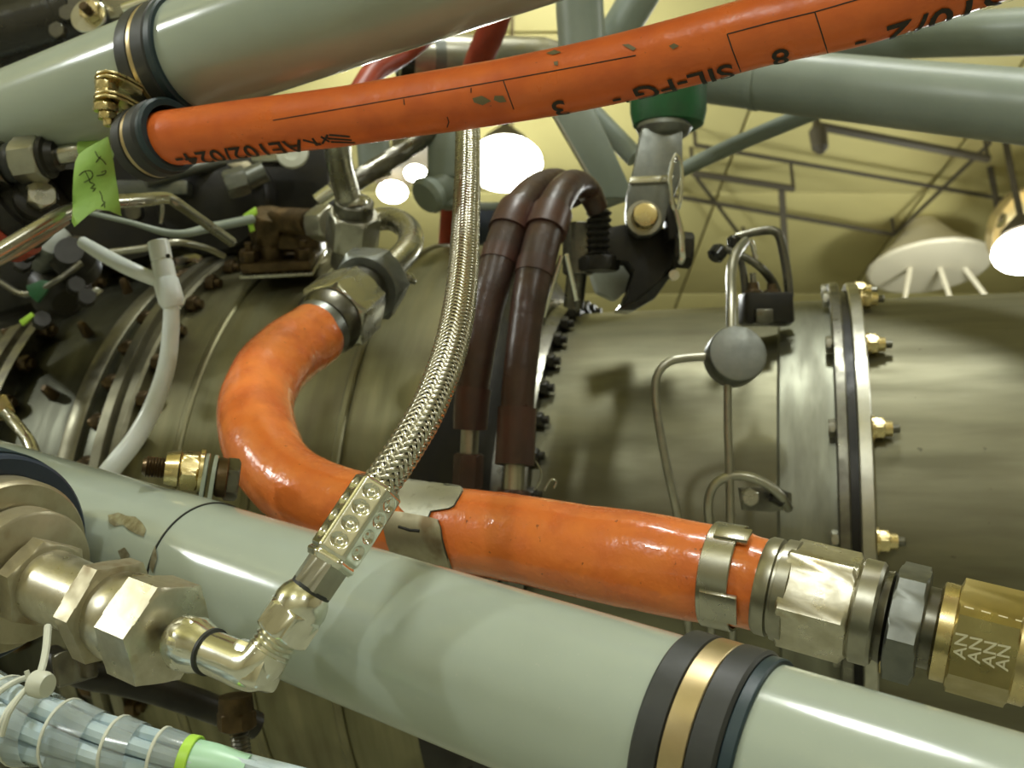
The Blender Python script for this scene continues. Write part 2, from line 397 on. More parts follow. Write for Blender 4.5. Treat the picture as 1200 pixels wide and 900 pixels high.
p = atZ(916, 222, 4.8); q = p+Vector((.06, .35, -.95))
single('hanging_pole', 'dark pole hanging from the short ceiling pipe behind the bent lines', 'pole', rod(MB(), p, q, .022, 10), 'conduit', p)
p = atZ(958, 150, 4.7)
t = Thing('ceiling_fixture', 'small dark fixture hanging at the left end of the thick ceiling pipe', 'fixture', p)
t.part('body', lathe(MB(), p-Z*.16, Z, [(0, .02), (.03, .045), (.14, .05), (.18, .02), (.3, .015)], 14), 'conduit')

# ------------------------------------------------------------------ engine
A0 = P(992, 640, .80)
EU = D(3833, -.5*134, -1150).normalized(); EU = D(4092, -134*.5, -1150*1.06).normalized()
EN = (CAM-A0); EN = (EN-EU*EN.dot(EU)).normalized(); EV = EN.cross(EU)
if EV.dot(UP) < 0: EV = -EV
def E(t, b, r): b = math.radians(b); return A0+EU*t+(EN*math.cos(b)+EV*math.sin(b))*r
def Er(b): b = math.radians(b); return EN*math.cos(b)+EV*math.sin(b)
eng = Thing('turbine_engine', 'large turbine engine lying across the frame with steel casings and bolted flanges', 'engine', A0)
def ering(prof, mat, name, n=120, closed=False): return eng.part(name, lathe(MB(), A0, EU, prof, n, -EN, closed), mat, ang=30)
ering([(.010, .17), (.010, .2), (.22, .201), (.80, .205), (.80, .16)], 'case_r', 'exhaust_casing', closed=True)
fl2 = ering([(.001, .19), (.001, .2125), (.002, .2135), (.009, .2135), (.010, .2125), (.010, .19)], 'steel_mid', 'rear_flange', closed=True)
fl1 = ering([(-.012, .19), (-.012, .2135), (-.011, .2145), (-.0055, .2145), (-.0045, .2135), (-.0045, .19)], 'steel_dark', 'front_flange', closed=True)
ering([(-.0045, .19), (-.0045, .207), (.001, .207), (.001, .19)], 'black_iron', 'flange_gap_dark', closed=True)  # shade in the gap between the flanges, put in as a black ring
ering([(-.012, .17), (-.012, .2005), (-.047, .2005), (-.049, .1985), (-.049, .17)], 'case_band', 'turbine_band', closed=True)
ering([(-.049, .17), (-.049, .1985), (-.12, .198), (-.215, .197), (-.215, .17)], 'case_m', 'turbine_casing', closed=True)
dfl = ering([(-.215, .16), (-.215, .206), (-.222, .208), (-.225, .208), (-.226, .204), (-.231, .204), (-.232, .21), (-.24, .21), (-.24, .16)], 'steel_dark', 'turbine_flange', closed=True)
ering([(-.24, .16), (-.24, .215), (-.250, .235), (-.262, .250), (-.28, .2585), (-.28, .2)], 'black_iron', 'combustor_end', closed=True)
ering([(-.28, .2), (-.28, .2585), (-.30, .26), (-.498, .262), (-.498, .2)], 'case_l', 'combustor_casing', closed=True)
lfl = ering([(-.498, .2), (-.498, .270), (-.500, .272), (-.506, .272), (-.508, .268), (-.510, .268), (-.512, .274), (-.520, .274), (-.522, .2)], 'old_flange', 'combustor_flange', closed=True)
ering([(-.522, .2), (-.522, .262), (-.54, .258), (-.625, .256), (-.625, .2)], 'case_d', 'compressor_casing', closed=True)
ering([(-.545, .25), (-.545, .2615), (-.547, .2625), (-.558, .2625), (-.560, .2615), (-.560, .25)], 'old_flange', 'casing_strap', closed=True)
l2 = ering([(-.625, .2), (-.625, .270), (-.634, .270), (-.636, .264), (-.640, .272), (-.650, .272), (-.652, .2)], 'steel_dark', 'intake_flange', closed=True)
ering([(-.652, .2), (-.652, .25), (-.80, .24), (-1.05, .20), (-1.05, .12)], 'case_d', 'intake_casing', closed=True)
for i, tt in enumerate((-.33, -.395, -.455)):
    ering([(tt, .25), (tt, .2622), (tt-.0015, .2632), (tt-.005, .2632), (tt-.0065, .2622), (tt-.0065, .25)], 'case_l', 'casing_rib', closed=True)
# bolts: rear flange nuts with studs, heads on the front side
nb = MB(); hexp(nb, O3, Z, .0072, .0065, .3); lathe(nb, O3-Z*.0012, Z, [(0, .0085), (.0014, .0085)], 18); lathe(nb, Z*.0065, Z, [(0, .0052), (.0045, .0048)], 16)
nut_me = mesh_only(nb, 'gold', 'nut')
sb = MB(); rod(sb, O3, Z*.0155, .0028, 10, .0006); stud_me = mesh_only(sb, 'steel_dark', 'stud')
hb = MB(); hexp(hb, O3, Z, .0062, .0045, .2); head_me = mesh_only(hb, 'steel_mid', 'bolt_head')
angs = [k*20+1 for k in range(-3, 6)]
eng.copies('nut', nut_me, [mat_z(E(.0112, b, .2075), EU) for b in angs], fl2)
eng.copies('stud', stud_me, [mat_z(E(.0112, b, .2075), EU) for b in angs], fl2)
eng.copies('bolt_head', head_me, [mat_z(E(-.012, b, .2085), -EU) for b in angs], fl1)
db = MB(); hexp(db, O3, Z, .0068, .008, .1); lathe(db, Z*.008, Z, [(0, .0038), (.004, .0034)], 12); dark_me = mesh_only(db, 'bronze', 'bolt')
eng.copies('bolt', dark_me, [mat_z(E(-.498, b, .2655), EU) for b in range(-36, 112, 7)], lfl)
eng.copies('bolt', dark_me, [mat_z(E(-.522, b+3, .267), -EU) for b in range(-36, 112, 7)], lfl)
eng.copies('bolt', dark_me, [mat_z(E(-.625, b, .263), EU) for b in range(-36, 112, 8)], l2)
eng.copies('bolt', dark_me, [mat_z(E(-.652, b, .264), -EU) for b in range(-36, 112, 8)], l2)
db2 = MB(); hexp(db2, O3, Z, .0058, .006, .1); rod(db2, Z*.006, Z*.010, .003, 10); dk2 = mesh_only(db2, 'black_iron', 'bolt')
eng.copies('bolt', dk2, [mat_z(E(-.215, b, .2025), EU) for b in range(-40, 112, 8)], dfl)
# small studs standing on the dark casing
s2 = MB(); lathe(s2, O3, Z, [(0, .005), (.004, .0045), (.012, .0035), (.014, .002)], 10); s2m = mesh_only(s2, 'bronze', 'stud')
cc = [o for o in COL.objects if o.name == 'compressor_casing'][0]
eng.copies('stud', s2m, [mat_z(E(-.585, b, .256), Er(b)) for b in range(-20, 90, 14)], cc)

# igniter boss and the bent feed tube above the casing
zt = .70
t = Thing('igniter_fitting', 'burnt brown square-flanged fitting standing on top of the casing', 'fitting', P(325, 300, .8))
b0 = P(325, 318, .80)
nrm = D(.02, -1, -.45).normalized()
pl = [P(280, 322, .765), P(366, 318, .77), P(384, 290, .84), P(300, 292, .845)]
prism(mb := MB(), [p-nrm*.004 for p in pl], nrm*.003, .0006); t.part('gasket_plate', mb, 'steel')
c = (pl[0]+pl[1]+pl[2]+pl[3])*.25
prism(mb := MB(), [p.lerp(c, .04) for p in pl], nrm*.008, .0012); t.part('flange_plate', mb, 'bronze')
bm_ = MB(); hexp(bm_, O3, Z, .0075, .009, .2); rod(bm_, Z*.009, Z*.015, .003, 8); bme = mesh_only(bm_, 'bronze', 'bolt')
t.copies('bolt', bme, [mat_z(p.lerp(c, .25)+nrm*.008, nrm) for p in pl], t.o)
bp = P(318, 312, .79)
lathe(mb := MB(), bp, P(316, 268, .78)-bp, [(0, .014), (.012, .0125), (.035, .0125)], 20); t.part('neck', mb, 'bronze')
hexp(mb := MB(), P(316, 282, .785), P(318, 245, .77)-P(316, 282, .785), .0165, .024, .3); t.part('hex_body', mb, 'bronze')
rod(mb := MB(), P(322, 258, .775), P(386, 262, .72), .0085, 20)
for k in range(14):
    q = P(326, 258, .775).lerp(P(362, 260, .735), k/13); lathe(mb, q, P(386, 262, .72)-P(322, 258, .775), [(-.0012, .0085), (0, .0102), (.0012, .0085)], 20, cap=(False, False))
t.part('threaded_arm', mb, 'bronze')
box(mb := MB(), P(352, 283, .78), (RT, UP, FW), (.016, .008, .01), .003); t.part('lug', mb, 'bronze')

t = Thing('pipe_tee', 'steel tee fitting with vertical pipe rising behind the upper orange hose', 'fitting', P(412, 300, .68))
rod(mb := MB(), P(410, 312, .69), P(415, 235, .66), .0135, 24, .001); t.part('lower_ring', lathe(MB(), P(412, 302, .69), UP, [(0, .0155), (.002, .017), (.008, .017), (.010, .015)], 28), 'steel_mid')
t.part('barrel', mb, 'steel_dark')
hexp(mb := MB(), P(412, 288, .68), P(416, 238, .66)-P(412, 288, .68), .0185, .026, .25); t.part('hex_body', mb, 'steel_mid')
lathe(mb := MB(), P(414, 246, .665), UP-RT*.15, [(0, .013), (.003, .0135), (.007, .012), (.008, .009)], 24); t.part('collar', mb, 'steel')
tube(mb := MB(), [(412, 246, .665, 30), (404, 215, .65, 31), (397, 185, .63, 31), (394, 150, .61, 31), (392, 110, .6, 31)], 24); t.part('riser_pipe', mb, 'steel')
hexp(mb := MB(), P(372, 262, .71), P(398, 262, .69)-P(372, 262, .71), .0135, .02, .2); t.part('side_nut', mb, 'steel_mid')

t = Thing('elbow_tube', 'bent bright steel tube hooking from the tee to the orange hose end', 'tube', P(470, 290, .63))
tube(mb := MB(), [(428, 262, .69, 26), (446, 257, .69, 27), (464, 258, .68, 28), (479, 270, .66, 29), (480, 288, .63, 30), (464, 308, .61, 32), (440, 330, .59, 33), (420, 349, .575, 34)], 24); t.part('bend', mb, 'steel')
ax = P(395, 367, .555)-P(440, 328, .60)
hexp(mb := MB(), P(441, 327, .60), ax, .0235, .016, .4); t.part('jam_nut', mb, 'grey_anod')
lathe(mb := MB(), P(447, 322, .607), ax, [(0, .016), (.004, .018), (.012, .0185)], 28); t.part('sleeve', mb, 'steel_dark')
lathe(mb := MB(), P(428, 338, .588), ax, [(0, .0155), (.014, .0155)], 28); t.part('thread', mb, 'steel_dark')
tube(mb := MB(), [(470, 322, .64, 14), (478, 326, .64, 14), (485, 330, .645, 8)], 10); t.part('lug', mb, 'steel')

# ------------------------------------------------------------------ mount tubes (grey paint)
LA = P(0, 585, .442); LB = P(1200, 1003, .2127); LD = (LB-LA).normalized(); LR = .0252
def laxis(px):   # point of the lower tube's axis that appears at column px
    lo, hi = -1., 2.
    for _ in range(50):
        m = (lo+hi)/2
        if proj(LA+(LB-LA)*m)[0] < px: lo = m
        else: hi = m
    return LA+(LB-LA)*lo
lt = Thing('mount_tube', 'thick grey painted mount tube running across the bottom foreground', 'tube', laxis(600))
tm = MB(); lathe(tm, LA-LD*.30, LD, [(0, LR), (.30, LR), (.45, LR), ((LB-LA).length+.30+.03, LR)], 96, UP.cross(LD)); lt.part('tube_wall', tm, 'grey_paint')
ltb = tm.bvh()
for pl in ([(128, 605), (140, 602), (150, 606), (160, 607), (168, 614), (173, 622), (170, 630), (160, 626), (152, 622), (146, 616), (136, 618), (130, 614)],
           [(140, 646), (148, 642), (154, 650), (152, 660), (158, 668), (168, 674), (166, 678), (154, 672), (147, 662)],
           [(180, 648), (184, 640), (186, 655), (181, 672), (177, 664)]):
    lt.part('paint_chip', decal(MB(), ltb, pl, .0008, 0, 4), 'chip', label='bare metal showing through chipped grey paint')
# loop clamp with painted band and a bolt
k = laxis(192)
t = Thing('loop_clamp', 'painted loop clamp with gold bolt standing on the lower grey tube', 'clamp', k)
ringband(mb := MB(), laxis(214), LD, LR-.0002, .026, .0007, 72, False); t.part('band', mb, 'grey_paint')
ringband(mb := MB(), laxis(214)+LD*.0133, LD, LR-.0002, .0006, .0007, 72, False); t.part('band_edge', mb, 'rubber')
zb = .383
def ear(px, py):
    # flat ear with a rounded top rising off the band
    c = P(px, py, zb); a = D(1, .16, .25).normalized(); u = (D(.1, -1, 0)-a*D(.1, -1, 0).dot(a)).normalized(); s = a.cross(u)
    pts = [c+(u*math.sin(q)+s*math.cos(q))*.0085 for q in [math.pi*j/12 for j in range(13)]]
    pts += [c-s*.0085-u*.016, c+s*.0085-u*.016]
    return prism(MB(), pts, a*.0016, .0003)
t.part('ear', ear(238, 556), 'grey_paint'); t.part('ear', ear(248, 558), 'grey_paint')
ba = D(-1, -.13, -.28).normalized(); bc = P(238, 553, zb)
t.part('washer', lathe(MB(), bc, ba, [(0, .0088), (.0014, .0088)], 24), 'gold')
hexp(mb := MB(), bc+ba*.0014, ba, .0080, .0070, .4); lathe(mb, bc+ba*.0089, ba, [(0, .0075), (.003, .0068), (.005, .0062)], 20); t.part('lock_nut', mb, 'gold')
mb = MB(); pf = []
for q in range(9): pf += [(q*.0011, .0042), (q*.0011+.00055, .0036)]
lathe(mb, bc+ba*.012, ba, pf+[(.0103, .003)], 18); t.part('bolt_shank', mb, 'bronze', label='rusty bolt end')
t.part('spacer', lathe(MB(), P(253, 559, zb), -ba, [(0, .0072), (.001, .0078), (.004, .0078), (.0045, .007)], 24), 'bronze')
hexp(mb := MB(), P(262, 561, zb+.004), -ba, .0085, .006); t.part('bolt_head', mb, 'steel_dark')

# cushioned clamp on the lower tube
cc0 = laxis(834)
t = Thing('cushion_clamp', 'black cushioned clamp with gold strap around the lower grey tube', 'clamp', cc0)
def cushion(t, c, ax, r, wd, th, m1='rubber', m2='strap', sw=.3):
    e = th*.35; h = wd/2; s = wd*sw/2
    pf = [(-h, r), (-h, r+th-e), (-h+e, r+th), (-s-.0004, r+th), (-s, r+th*.55), (s, r+th*.55), (s+.0004, r+th), (h-e, r+th), (h, r+th-e), (h, r)]
    t.part('cushion', lathe(MB(), c, ax, pf, 80, closed=True), m1)
    t.part('strap', ringband(MB(), c, ax, r+th*.5, s*2, th*.42, 80), m2)
cushion(t, cc0, LD, LR, .0215, .0024)
ringband(mb := MB(), cc0+LD*.0125, LD, LR, .0035, .0014, 72); t.part('cushion_lip', mb, 'rubber_blue')

# upper tube
UA = P(0, 150, .505); UB = P(600, -70, .362); UD = (UB-UA).normalized(); UR = .0254
def uaxis(px):
    lo, hi = -1., 2.
    for _ in range(50):
        m = (lo+hi)/2
        if proj(UA+(UB-UA)*m)[0] < px: lo = m
        else: hi = m
    return UA+(UB-UA)*lo
lathe(mb := MB(), UA-UD*.3, UD, [(0, UR), (.8, UR)], 96, UP.cross(UD))
single('mount_tube', 'grey painted mount tube slanting across the upper left corner', 'tube', mb, 'grey_paint', uaxis(150))
cu = uaxis(208)
t = Thing('cushion_clamp', 'black cushioned clamp around the upper grey tube with gold bolt ears', 'clamp', cu)
cushion(t, cu, UD, UR, .0185, .0026, 'rubber', 'strap', .14)
ringband(mb := MB(), cu+UD*.0112, UD, UR, .0045, .0024, 72); t.part('cushion_lip', mb, 'rubber_blue')
def lug(px, py, z, th=.0011):
    pts = [P(x, y, z+dz) for x, y, dz in [(168, 102, .004), (150, 92, .0), (138, 87, -.004), (124, 84, -.006), (113, 87, -.004), (110, 92, .002), (116, 98, .008), (130, 101, .012), (150, 108, .014), (164, 111, .012)]]
    off = P(px, py, z)-P(138, 95, z); return prism(MB(), [p+off for p in pts], -UP*th, .0003)
zc = .418
for dy in (0, 5): t.part('ear', lug(138, 92+dy, zc), 'gold')
hexp(mb := MB(), P(125, 96, zc), -UP, .0052, .004); t.part('nut', mb, 'gold')
t2 = Thing('cushion_clamp', 'black cushioned clamp holding the left end of the upper orange hose', 'clamp', P(155, 165, .43))
hd = D(.80, -.10, -.60).normalized(); hcn = P(181, 165, .422)
cushion(t2, hcn, hd, .0120, .018, .0042, 'rubber', 'strap', .15)
ringband(mb := MB(), hcn+hd*.0108, hd, .0120, .004, .0036, 56); t2.part('cushion_lip', mb, 'rubber_blue')
for dy in (0, 5): t2.part('ear', lug(137, 115+dy, zc), 'gold')
hexp(mb := MB(), P(125, 105, zc), -UP, .0050, .0034); t2.part('spacer_nut', mb, 'gold')
hexp(mb := MB(), P(124, 122, zc), -UP, .0056, .0034); t2.part('nut', mb, 'gold')
hexp(mb := MB(), P(126, 132, zc), -UP, .0042, .003); t2.part('lock_nut', mb, 'gold')
rod(mb := MB(), P(127, 138, zc), P(128, 148, zc), .0024, 14, .0004); t2.part('bolt', mb, 'gold')

# ------------------------------------------------------------------ upper orange hose with printing
hp = Path([(168, 168, .434, 60), (182, 165, .424, 62), (200, 162, .415, 64), (240, 157, .41, 65), (320, 146.5, .402, 66), (400, 137, .395, 68), (500, 121.5, .378, 71), (600, 105.5, .36, 74), (700, 86, .347, 77), (800, 61.5, .335, 79.5), (900, 34.5, .325, 81), (1000, 12.5, .318, 83), (1100, -19, .311, 85), (1230, -64, .303, 87), (1400, -135, .292, 90), (1620, -240, .28, 94)], .002)
uh = Thing('fire_sleeve_hose', 'long orange hose with black upside-down printing across the top', 'hose', P(600, 105, .36))
def lump(s, a, amp=.016, fr=55): return 1+amp*noise.noise(Vector((s*fr, math.cos(a)*1.3, math.sin(a)*1.3)))
hm = MB(); hp.sweep(hm, 40, lambda s, a: lump(s, a, .014, 45)); uh.part('sleeve', hm, 'orange_smooth')
hb = hm.bvh()
def printing(txt, px, py, size, sgn=1, dr=.00035):
    h, nn = hit(hb, px, py)
    if h is None: return
    s0, a0 = hp.coords(h); i = hp.near(px); r = hp.r[i]
    # angle direction that moves towards the lower silhouette in the picture
    da = .2; up_ = proj(hp.pt(s0, a0+da))[1] > proj(hp.pt(s0, a0))[1]
    k = 1 if up_ else -1
    vs, fs = textmesh(txt, size)
    mb = MB(); mb.add([hp.pt(s0-v.x, a0+k*v.y/r, dr+.00012) for v in vs], fs)
    uh.part('printed_lettering', mb, 'ink', label='black printing')
printing('AE102/024-', 352, 163, .0120)
printing('-', 374, 163, .011)
printing('SIL-FG', 858, 73, .0125)
printing("'-", 733, 108, .011)
printing('3', 662, 116, .0125)
printing('8', 925, 55, .0120)
printing('-', 1016, 40, .012)
printing('SS10/2', 1212, -26, .0160)
for ln in ([(320, 141), (430, 122), (590, 94)], [(590, 94), (655, 82), (745, 65)], [(590, 95), (596, 112), (602, 128)], [(473, 116), (474, 123)], [(552, 103), (552, 109)],
           [(852, 40), (905, 26), (955, 14), (1010, -2)], [(852, 40), (858, 58), (868, 84)], [(955, 15), (960, 30), (970, 62)], [(524, 137), (526, 143), (524, 149)]): uh.part('printed_line', inkline(MB(), hb, ln, .00022), 'ink', label='thin black printed line')
for a, b in [((386, 158), (410, 160)), ((384, 162), (412, 164)), ((388, 166), (416, 167)), ((376, 160), (386, 166)), ((378, 168), (384, 158)), ((355, 164), (372, 168)), ((366, 162), (372, 170))]: uh.part('printed_stroke', inkline(MB(), hb, [a, b], .0005), 'ink', label='stroke of a smudged black emblem')
for pl in ([(554, 115), (565, 112), (576, 118), (566, 123), (556, 120)], [(580, 112), (590, 112), (594, 119), (586, 120), (579, 117)], [(640, 63), (650, 59), (658, 62), (648, 65)], [(649, 73), (654, 72), (654, 77), (650, 77)], [(729, 53), (737, 52), (746, 57), (742, 60), (735, 56)], [(784, 54), (790, 51), (796, 54), (789, 58)]):
    uh.part('paint_smear', decal(MB(), hb, pl, .0003, 0, 4), 'ink_green', label='dark green smear')

# ------------------------------------------------------------------ lower orange hose
lp = Path([(402, 362, .565, 62), (385, 378, .552, 64), (366, 394, .54, 76), (340, 412, .52, 80), (314, 440, .495, 84), (300, 475, .47, 88), (306, 520, .44, 90), (332, 560, .42, 90), (374, 585, .405, 92), (430, 602, .397, 95), (500, 617, .385, 97), (560, 624, .372, 100), (620, 633, .36, 104), (680, 645, .35, 108), (740, 656, .342, 114), (800, 667, .336, 116), (850, 675, .330, 114), (884, 683, .325, 108), (905, 688, .322, 108)], .0022)
lh = Thing('fire_sleeve_hose', 'thick orange hose curving from the casing to the right-hand steel nuts', 'hose', P(640, 640, .36))
sm = MB(); lp.sweep(sm, 56, lambda s, a: lump(s, a, .030, 32)*lump(s, a, .016, 95)); lh.part('sleeve', sm, 'orange')
sbv = sm.bvh()
def band_at(px, py, wd, th, mat, dr=0., name='band_clamp', roll=0.):
    i = lp.near(px, py); return lh.part(name, ringband(MB(), lp.p[i], lp.t[i], lp.r[i]+dr, wd, th, 56), mat), i
band_at(374, 386, .0075, .0012, 'grey_anod', -.0005)
bc_, i = band_at(850, 675, .0102, .0012, 'steel', .0002)
b1 = hit(sbv, 842, 708)[0]; nn = (b1-lp.p[i]).normalized(); tt = lp.t[i]
box(mb := MB(), b1+nn*.0014, (tt, nn.cross(tt), nn), (.0062, .0052, .0012), .0005); lh.part('buckle', mb, 'steel', bc_)
b1 = hit(sbv, 858, 630)[0]; nn = (b1-lp.p[i]).normalized()
box(mb := MB(), b1+nn*.0012, (tt, nn.cross(tt), nn), (.0057, .0035, .0010), .0004); lh.part('buckle', mb, 'steel', bc_)
# metal tag strip folded around the sleeve
up = [(470, 557), (500, 555), (553, 563), (548, 570), (540, 582), (533, 594), (527, 597), (506, 600), (503, 607), (478, 604), (470, 596), (462, 585)]
lh.part('tag_strip', decal(MB(), sbv, up, .0011, .0008, 6), 'tag')
lo_ = [(452, 605), (462, 600), (472, 601), (500, 606), (514, 609), (518, 618), (520, 632), (526, 652), (531, 667), (505, 666), (480, 659), (462, 652), (455, 635), (451, 618)]
tg = lh.part('tag_strip', decal(MB(), sbv, lo_, .0013, .0008, 6), 'tan_metal', label='yellowed lower metal tag strip')
mb = MB(); inkline(mb, sbv, [(469, 617), (482, 621), (494, 622)], .0016, 4); lh.part('slot', mb, 'black_iron', tg)
# hose end nut at the casing side
ax = (P(440, 328, .60)-P(395, 367, .555)).normalized()
hexp(mb := MB(), P(388, 374, .552), ax, .0225, .031, .35); lh.part('end_nut', mb, 'steel', label='satin hexagonal end nut at the casing')
lathe(mb := MB(), P(378, 383, .545), ax, [(0, .016), (.006, .0195), (.012, .019)], 28); lh.part('ferrule', mb, 'steel_dark')
# right end: ferrule rings and the big hex nut
RA = P(905, 688, .322); RB = P(1190, 762, .29); RD = (RB-RA).normalized()
def rax(px):
    lo, hi = -.5, 1.5
    for _ in range(40):
        m = (lo+hi)/2
        if proj(RA+(RB-RA)*m)[0] < px: lo = m
        else: hi = m
    return RA+(RB-RA)*lo
def rl(x0, x1): return (rax(x1)-rax(x0)).length
lh.part('ferrule', lathe(MB(), rax(893), RD, [(0, .0155), (.001, .0162), (.0045, .0162), (.005, .0150), (.0058, .0150), (.0062, .0166), (.010, .0168), (.0105, .0155)], 48), 'steel_mid')
mb = MB(); L = rl(918, 1003); hexp(mb, rax(918), RD, .0182, L, .62, .10); lh.part('end_nut', mb, 'tarnish', label='large hexagonal end nut beside the clamp')
lh.part('nut_skirt', lathe(MB(), rax(912), RD, [(0, .0146), (.003, .0152), (rl(912, 1001), .0150), (rl(912, 1006), .0165), (rl(912, 1026), .0165), (rl(912, 1030), .0155)], 48), 'steel_mid')
t = Thing('union_fitting', 'grey hexagonal union between the steel nut and the gold nut', 'fitting', rax(1060))
t.part('body', lathe(MB(), rax(1026), RD, [(0, .0135), (rl(1026, 1040), .0145), (rl(1026, 1044), .0125), (rl(1026, 1112), .0125)], 40), 'steel_dark')
mb = MB(); hexp(mb, rax(1044), RD, .0188, rl(1044, 1082), .62, .05); t.part('hex', mb, 'grey_anod')
t = Thing('hose_end_nut', 'olive gold hexagonal nut stamped with letters at the right edge', 'nut', rax(1150))
t.part('collar', lathe(MB(), rax(1096), RD, [(0, .0135), (.0008, .0150), (rl(1096, 1116), .0150), (rl(1096, 1118), .0142), (rl(1096, 1225), .0142)], 48), 'gold')
gm = MB(); gL = rl(1116, 1192); hexp(gm, rax(1116), RD, .0176, gL, .99, .05); nut_o = t.part('hex', gm, 'gold_nut')
t.part('rear_collar', lathe(MB(), rax(1190), RD, [(0, .0155), (.004, .0155), (.005, .0145), (.02, .0145)], 40), 'gold')
gb = gm.bvh()
for (px, py) in ((1131, 757), (1148, 762), (1165, 767), (1181, 771)):
    h, nn = hit(gb, px, py+16)
    if h is None: continue
    if nn.dot(h-CAM) > 0: nn = -nn
    yv = (RD - nn*RD.dot(nn)).normalized(); xv = yv.cross(nn)
    if xv.dot(UP) < 0: pass
    # letters read upwards: x runs up the flat, y runs to the left
    xu = (UP-nn*UP.dot(nn)).normalized(); xu = (xu+RD*.10).normalized(); yl = nn.cross(xu)
    vs, fs = textmesh('AN', .0052)
    mb = MB(); mb.add([h+nn*.00025+xu*v.x*1.0+yl*v.y*.9 for v in vs], fs); t.part('stamped_lettering', mb, 'engrave', nut_o, label='stamped letters AN')
for (x, y) in ((1100, 718), (1123, 720), (1143, 725), (1163, 731), (1185, 736)):
    pass
mb = MB()
for k in range(4):
    a = (1130+20*k, 711+5.2*k); inkline(mb, gb, [a, (a[0]+11, a[1]+3)], .0003, 3)
if mb.f: t.part('stamped_dash', mb, 'engrave', nut_o, label='bright stamped dashes')

tube(mb := MB(), [(1222, 770, .286, 112), (1300, 792, .278, 116), (1420, 830, .268, 120), (1600, 900, .255, 126)], 40, .006); t.part('sleeve', mb, 'orange_smooth')
# ------------------------------------------------------------------ braided hose with crimped end
bp_ = Path([(444, 570, .285, 46), (458, 551, .287, 45), (480, 517, .292, 44), (503, 476, .302, 43), (523, 425, .32, 42), (536, 372, .342, 39.5), (543, 315, .37, 36), (546, 255, .40, 33), (548, 200, .43, 31), (548, 150, .46, 29), (545, 95, .50, 27)], .002)
bh = Thing('braided_hose', 'braided steel hose with crimped silver collar hanging across the middle', 'hose', P(450, 565, .287))
mb = MB(); bp_.sweep(mb, 24, None, (True, True), -.0009); bh.part('core', mb, 'steel_dark')
mb = MB(); NS = 12; pitch = .027; stp = .0007; L = bp_.s[-1]
for hand in (1, -1):
    for k in range(NS):
        rows = []; q = 0.0
        while q <= L:
            a = hand*2*math.pi*q/pitch + 2*math.pi*k/NS
            # over/under weave against the other hand
            m_ = 2*q*NS/pitch
            ph = math.cos(math.pi/2*(2*k+m_)-math.pi/4) if hand > 0 else -math.cos(math.pi/2*(2*k-m_)-math.pi/4)
            dr = -.00045 + .00038*ph
            hw = math.pi/NS*.80
            rows.append([bp_.pt(q, a-hw, dr-.0002), bp_.pt(q, a-hw*.5, dr+.0001), bp_.pt(q, a+hw*.5, dr+.0001), bp_.pt(q, a+hw, dr-.0002)])
            q += stp
        vs = [p for r in rows for p in r]; fs = [(j*4+i, j*4+i+1, j*4+i+5, j*4+i+4) for j in range(len(rows)-1) for i in range(3)]
        mb.add(vs, fs)
bh.part('braid', mb, 'braid_wire', stuff=True, ang=60)
CA = P(384, 662, .277); CB = P(446, 568, .285); CD = (CB-CA).normalized(); CL = (CB-CA).length; a_, x_, y_ = frame(CD, -FW)
rows = []; NA = 132; NL = 80; sec = math.pi/3
def sst(x): x = max(0., min(1., x)); return x*x*(3-2*x)
for j in range(NL+1):
    tt = j/NL; row = []
    for i in range(NA):
        ph = 2*math.pi*i/NA; base = min(.0080*math.cos(sec/2)/math.cos((ph % sec)-sec/2), .00765)
        if tt < .05: base *= .90+.1*sst(tt/.05)
        if tt > .95: base *= .84+.16*sst((1-tt)/.05)
        d = 0
        if .16 < tt < .95:
            u = ((tt-.16)/.79*4) % 1 - .5; v = ((ph % sec)/sec-.5)
            rr = math.hypot(u/.40, v/.36); d = .0010*(1-sst((rr-.62)/.38)) - .0004*(1-sst(rr/.5))
        if .07 < tt < .13: d += .0006*(1-abs(tt-.10)/.03)
        row.append(CA+a_*CL*tt+(x_*math.cos(ph+.42)+y_*math.sin(ph+.42))*(base-d))
    rows.append(row)
grid(mb := MB(), rows); bh.part('crimp_collar', mb, 'bright', ang=40)
EC = P(300, 786, .272)         # elbow corner
ND = (P(384, 662, .277)-EC).normalized()
def nx(px):
    lo, hi = -.5, 1.5; A = EC; B = P(384, 662, .277)
    for _ in range(40):
        m = (lo+hi)/2
        if proj(A+(B-A)*m)[0] < px: lo = m
        else: hi = m
    return A+(B-A)*lo
def nl(a, b): return (nx(b)-nx(a)).length
hexp(mb := MB(), nx(365), ND, .0066, nl(365, 388), .5, .05); bh.part('collar_hex', mb, 'steel_mid')
mb = MB(); hexp(mb, nx(328), ND, .0089, nl(328, 349), .45, .12); bh.part('swivel_nut', mb, 'bright')
bh.part('nut_shoulder', lathe(MB(), nx(345), ND, [(0, .0076), (.003, .0080), (.0055, .0074), (.007, .0066), (nl(345, 364), .0060)], 32), 'bright')
bh.part('seal_gap_ring', lathe(MB(), nx(363.5), ND, [(0, .0061), (.0012, .0061)], 28), 'rubber')  # black ring puts in the dark gap between nut and hex

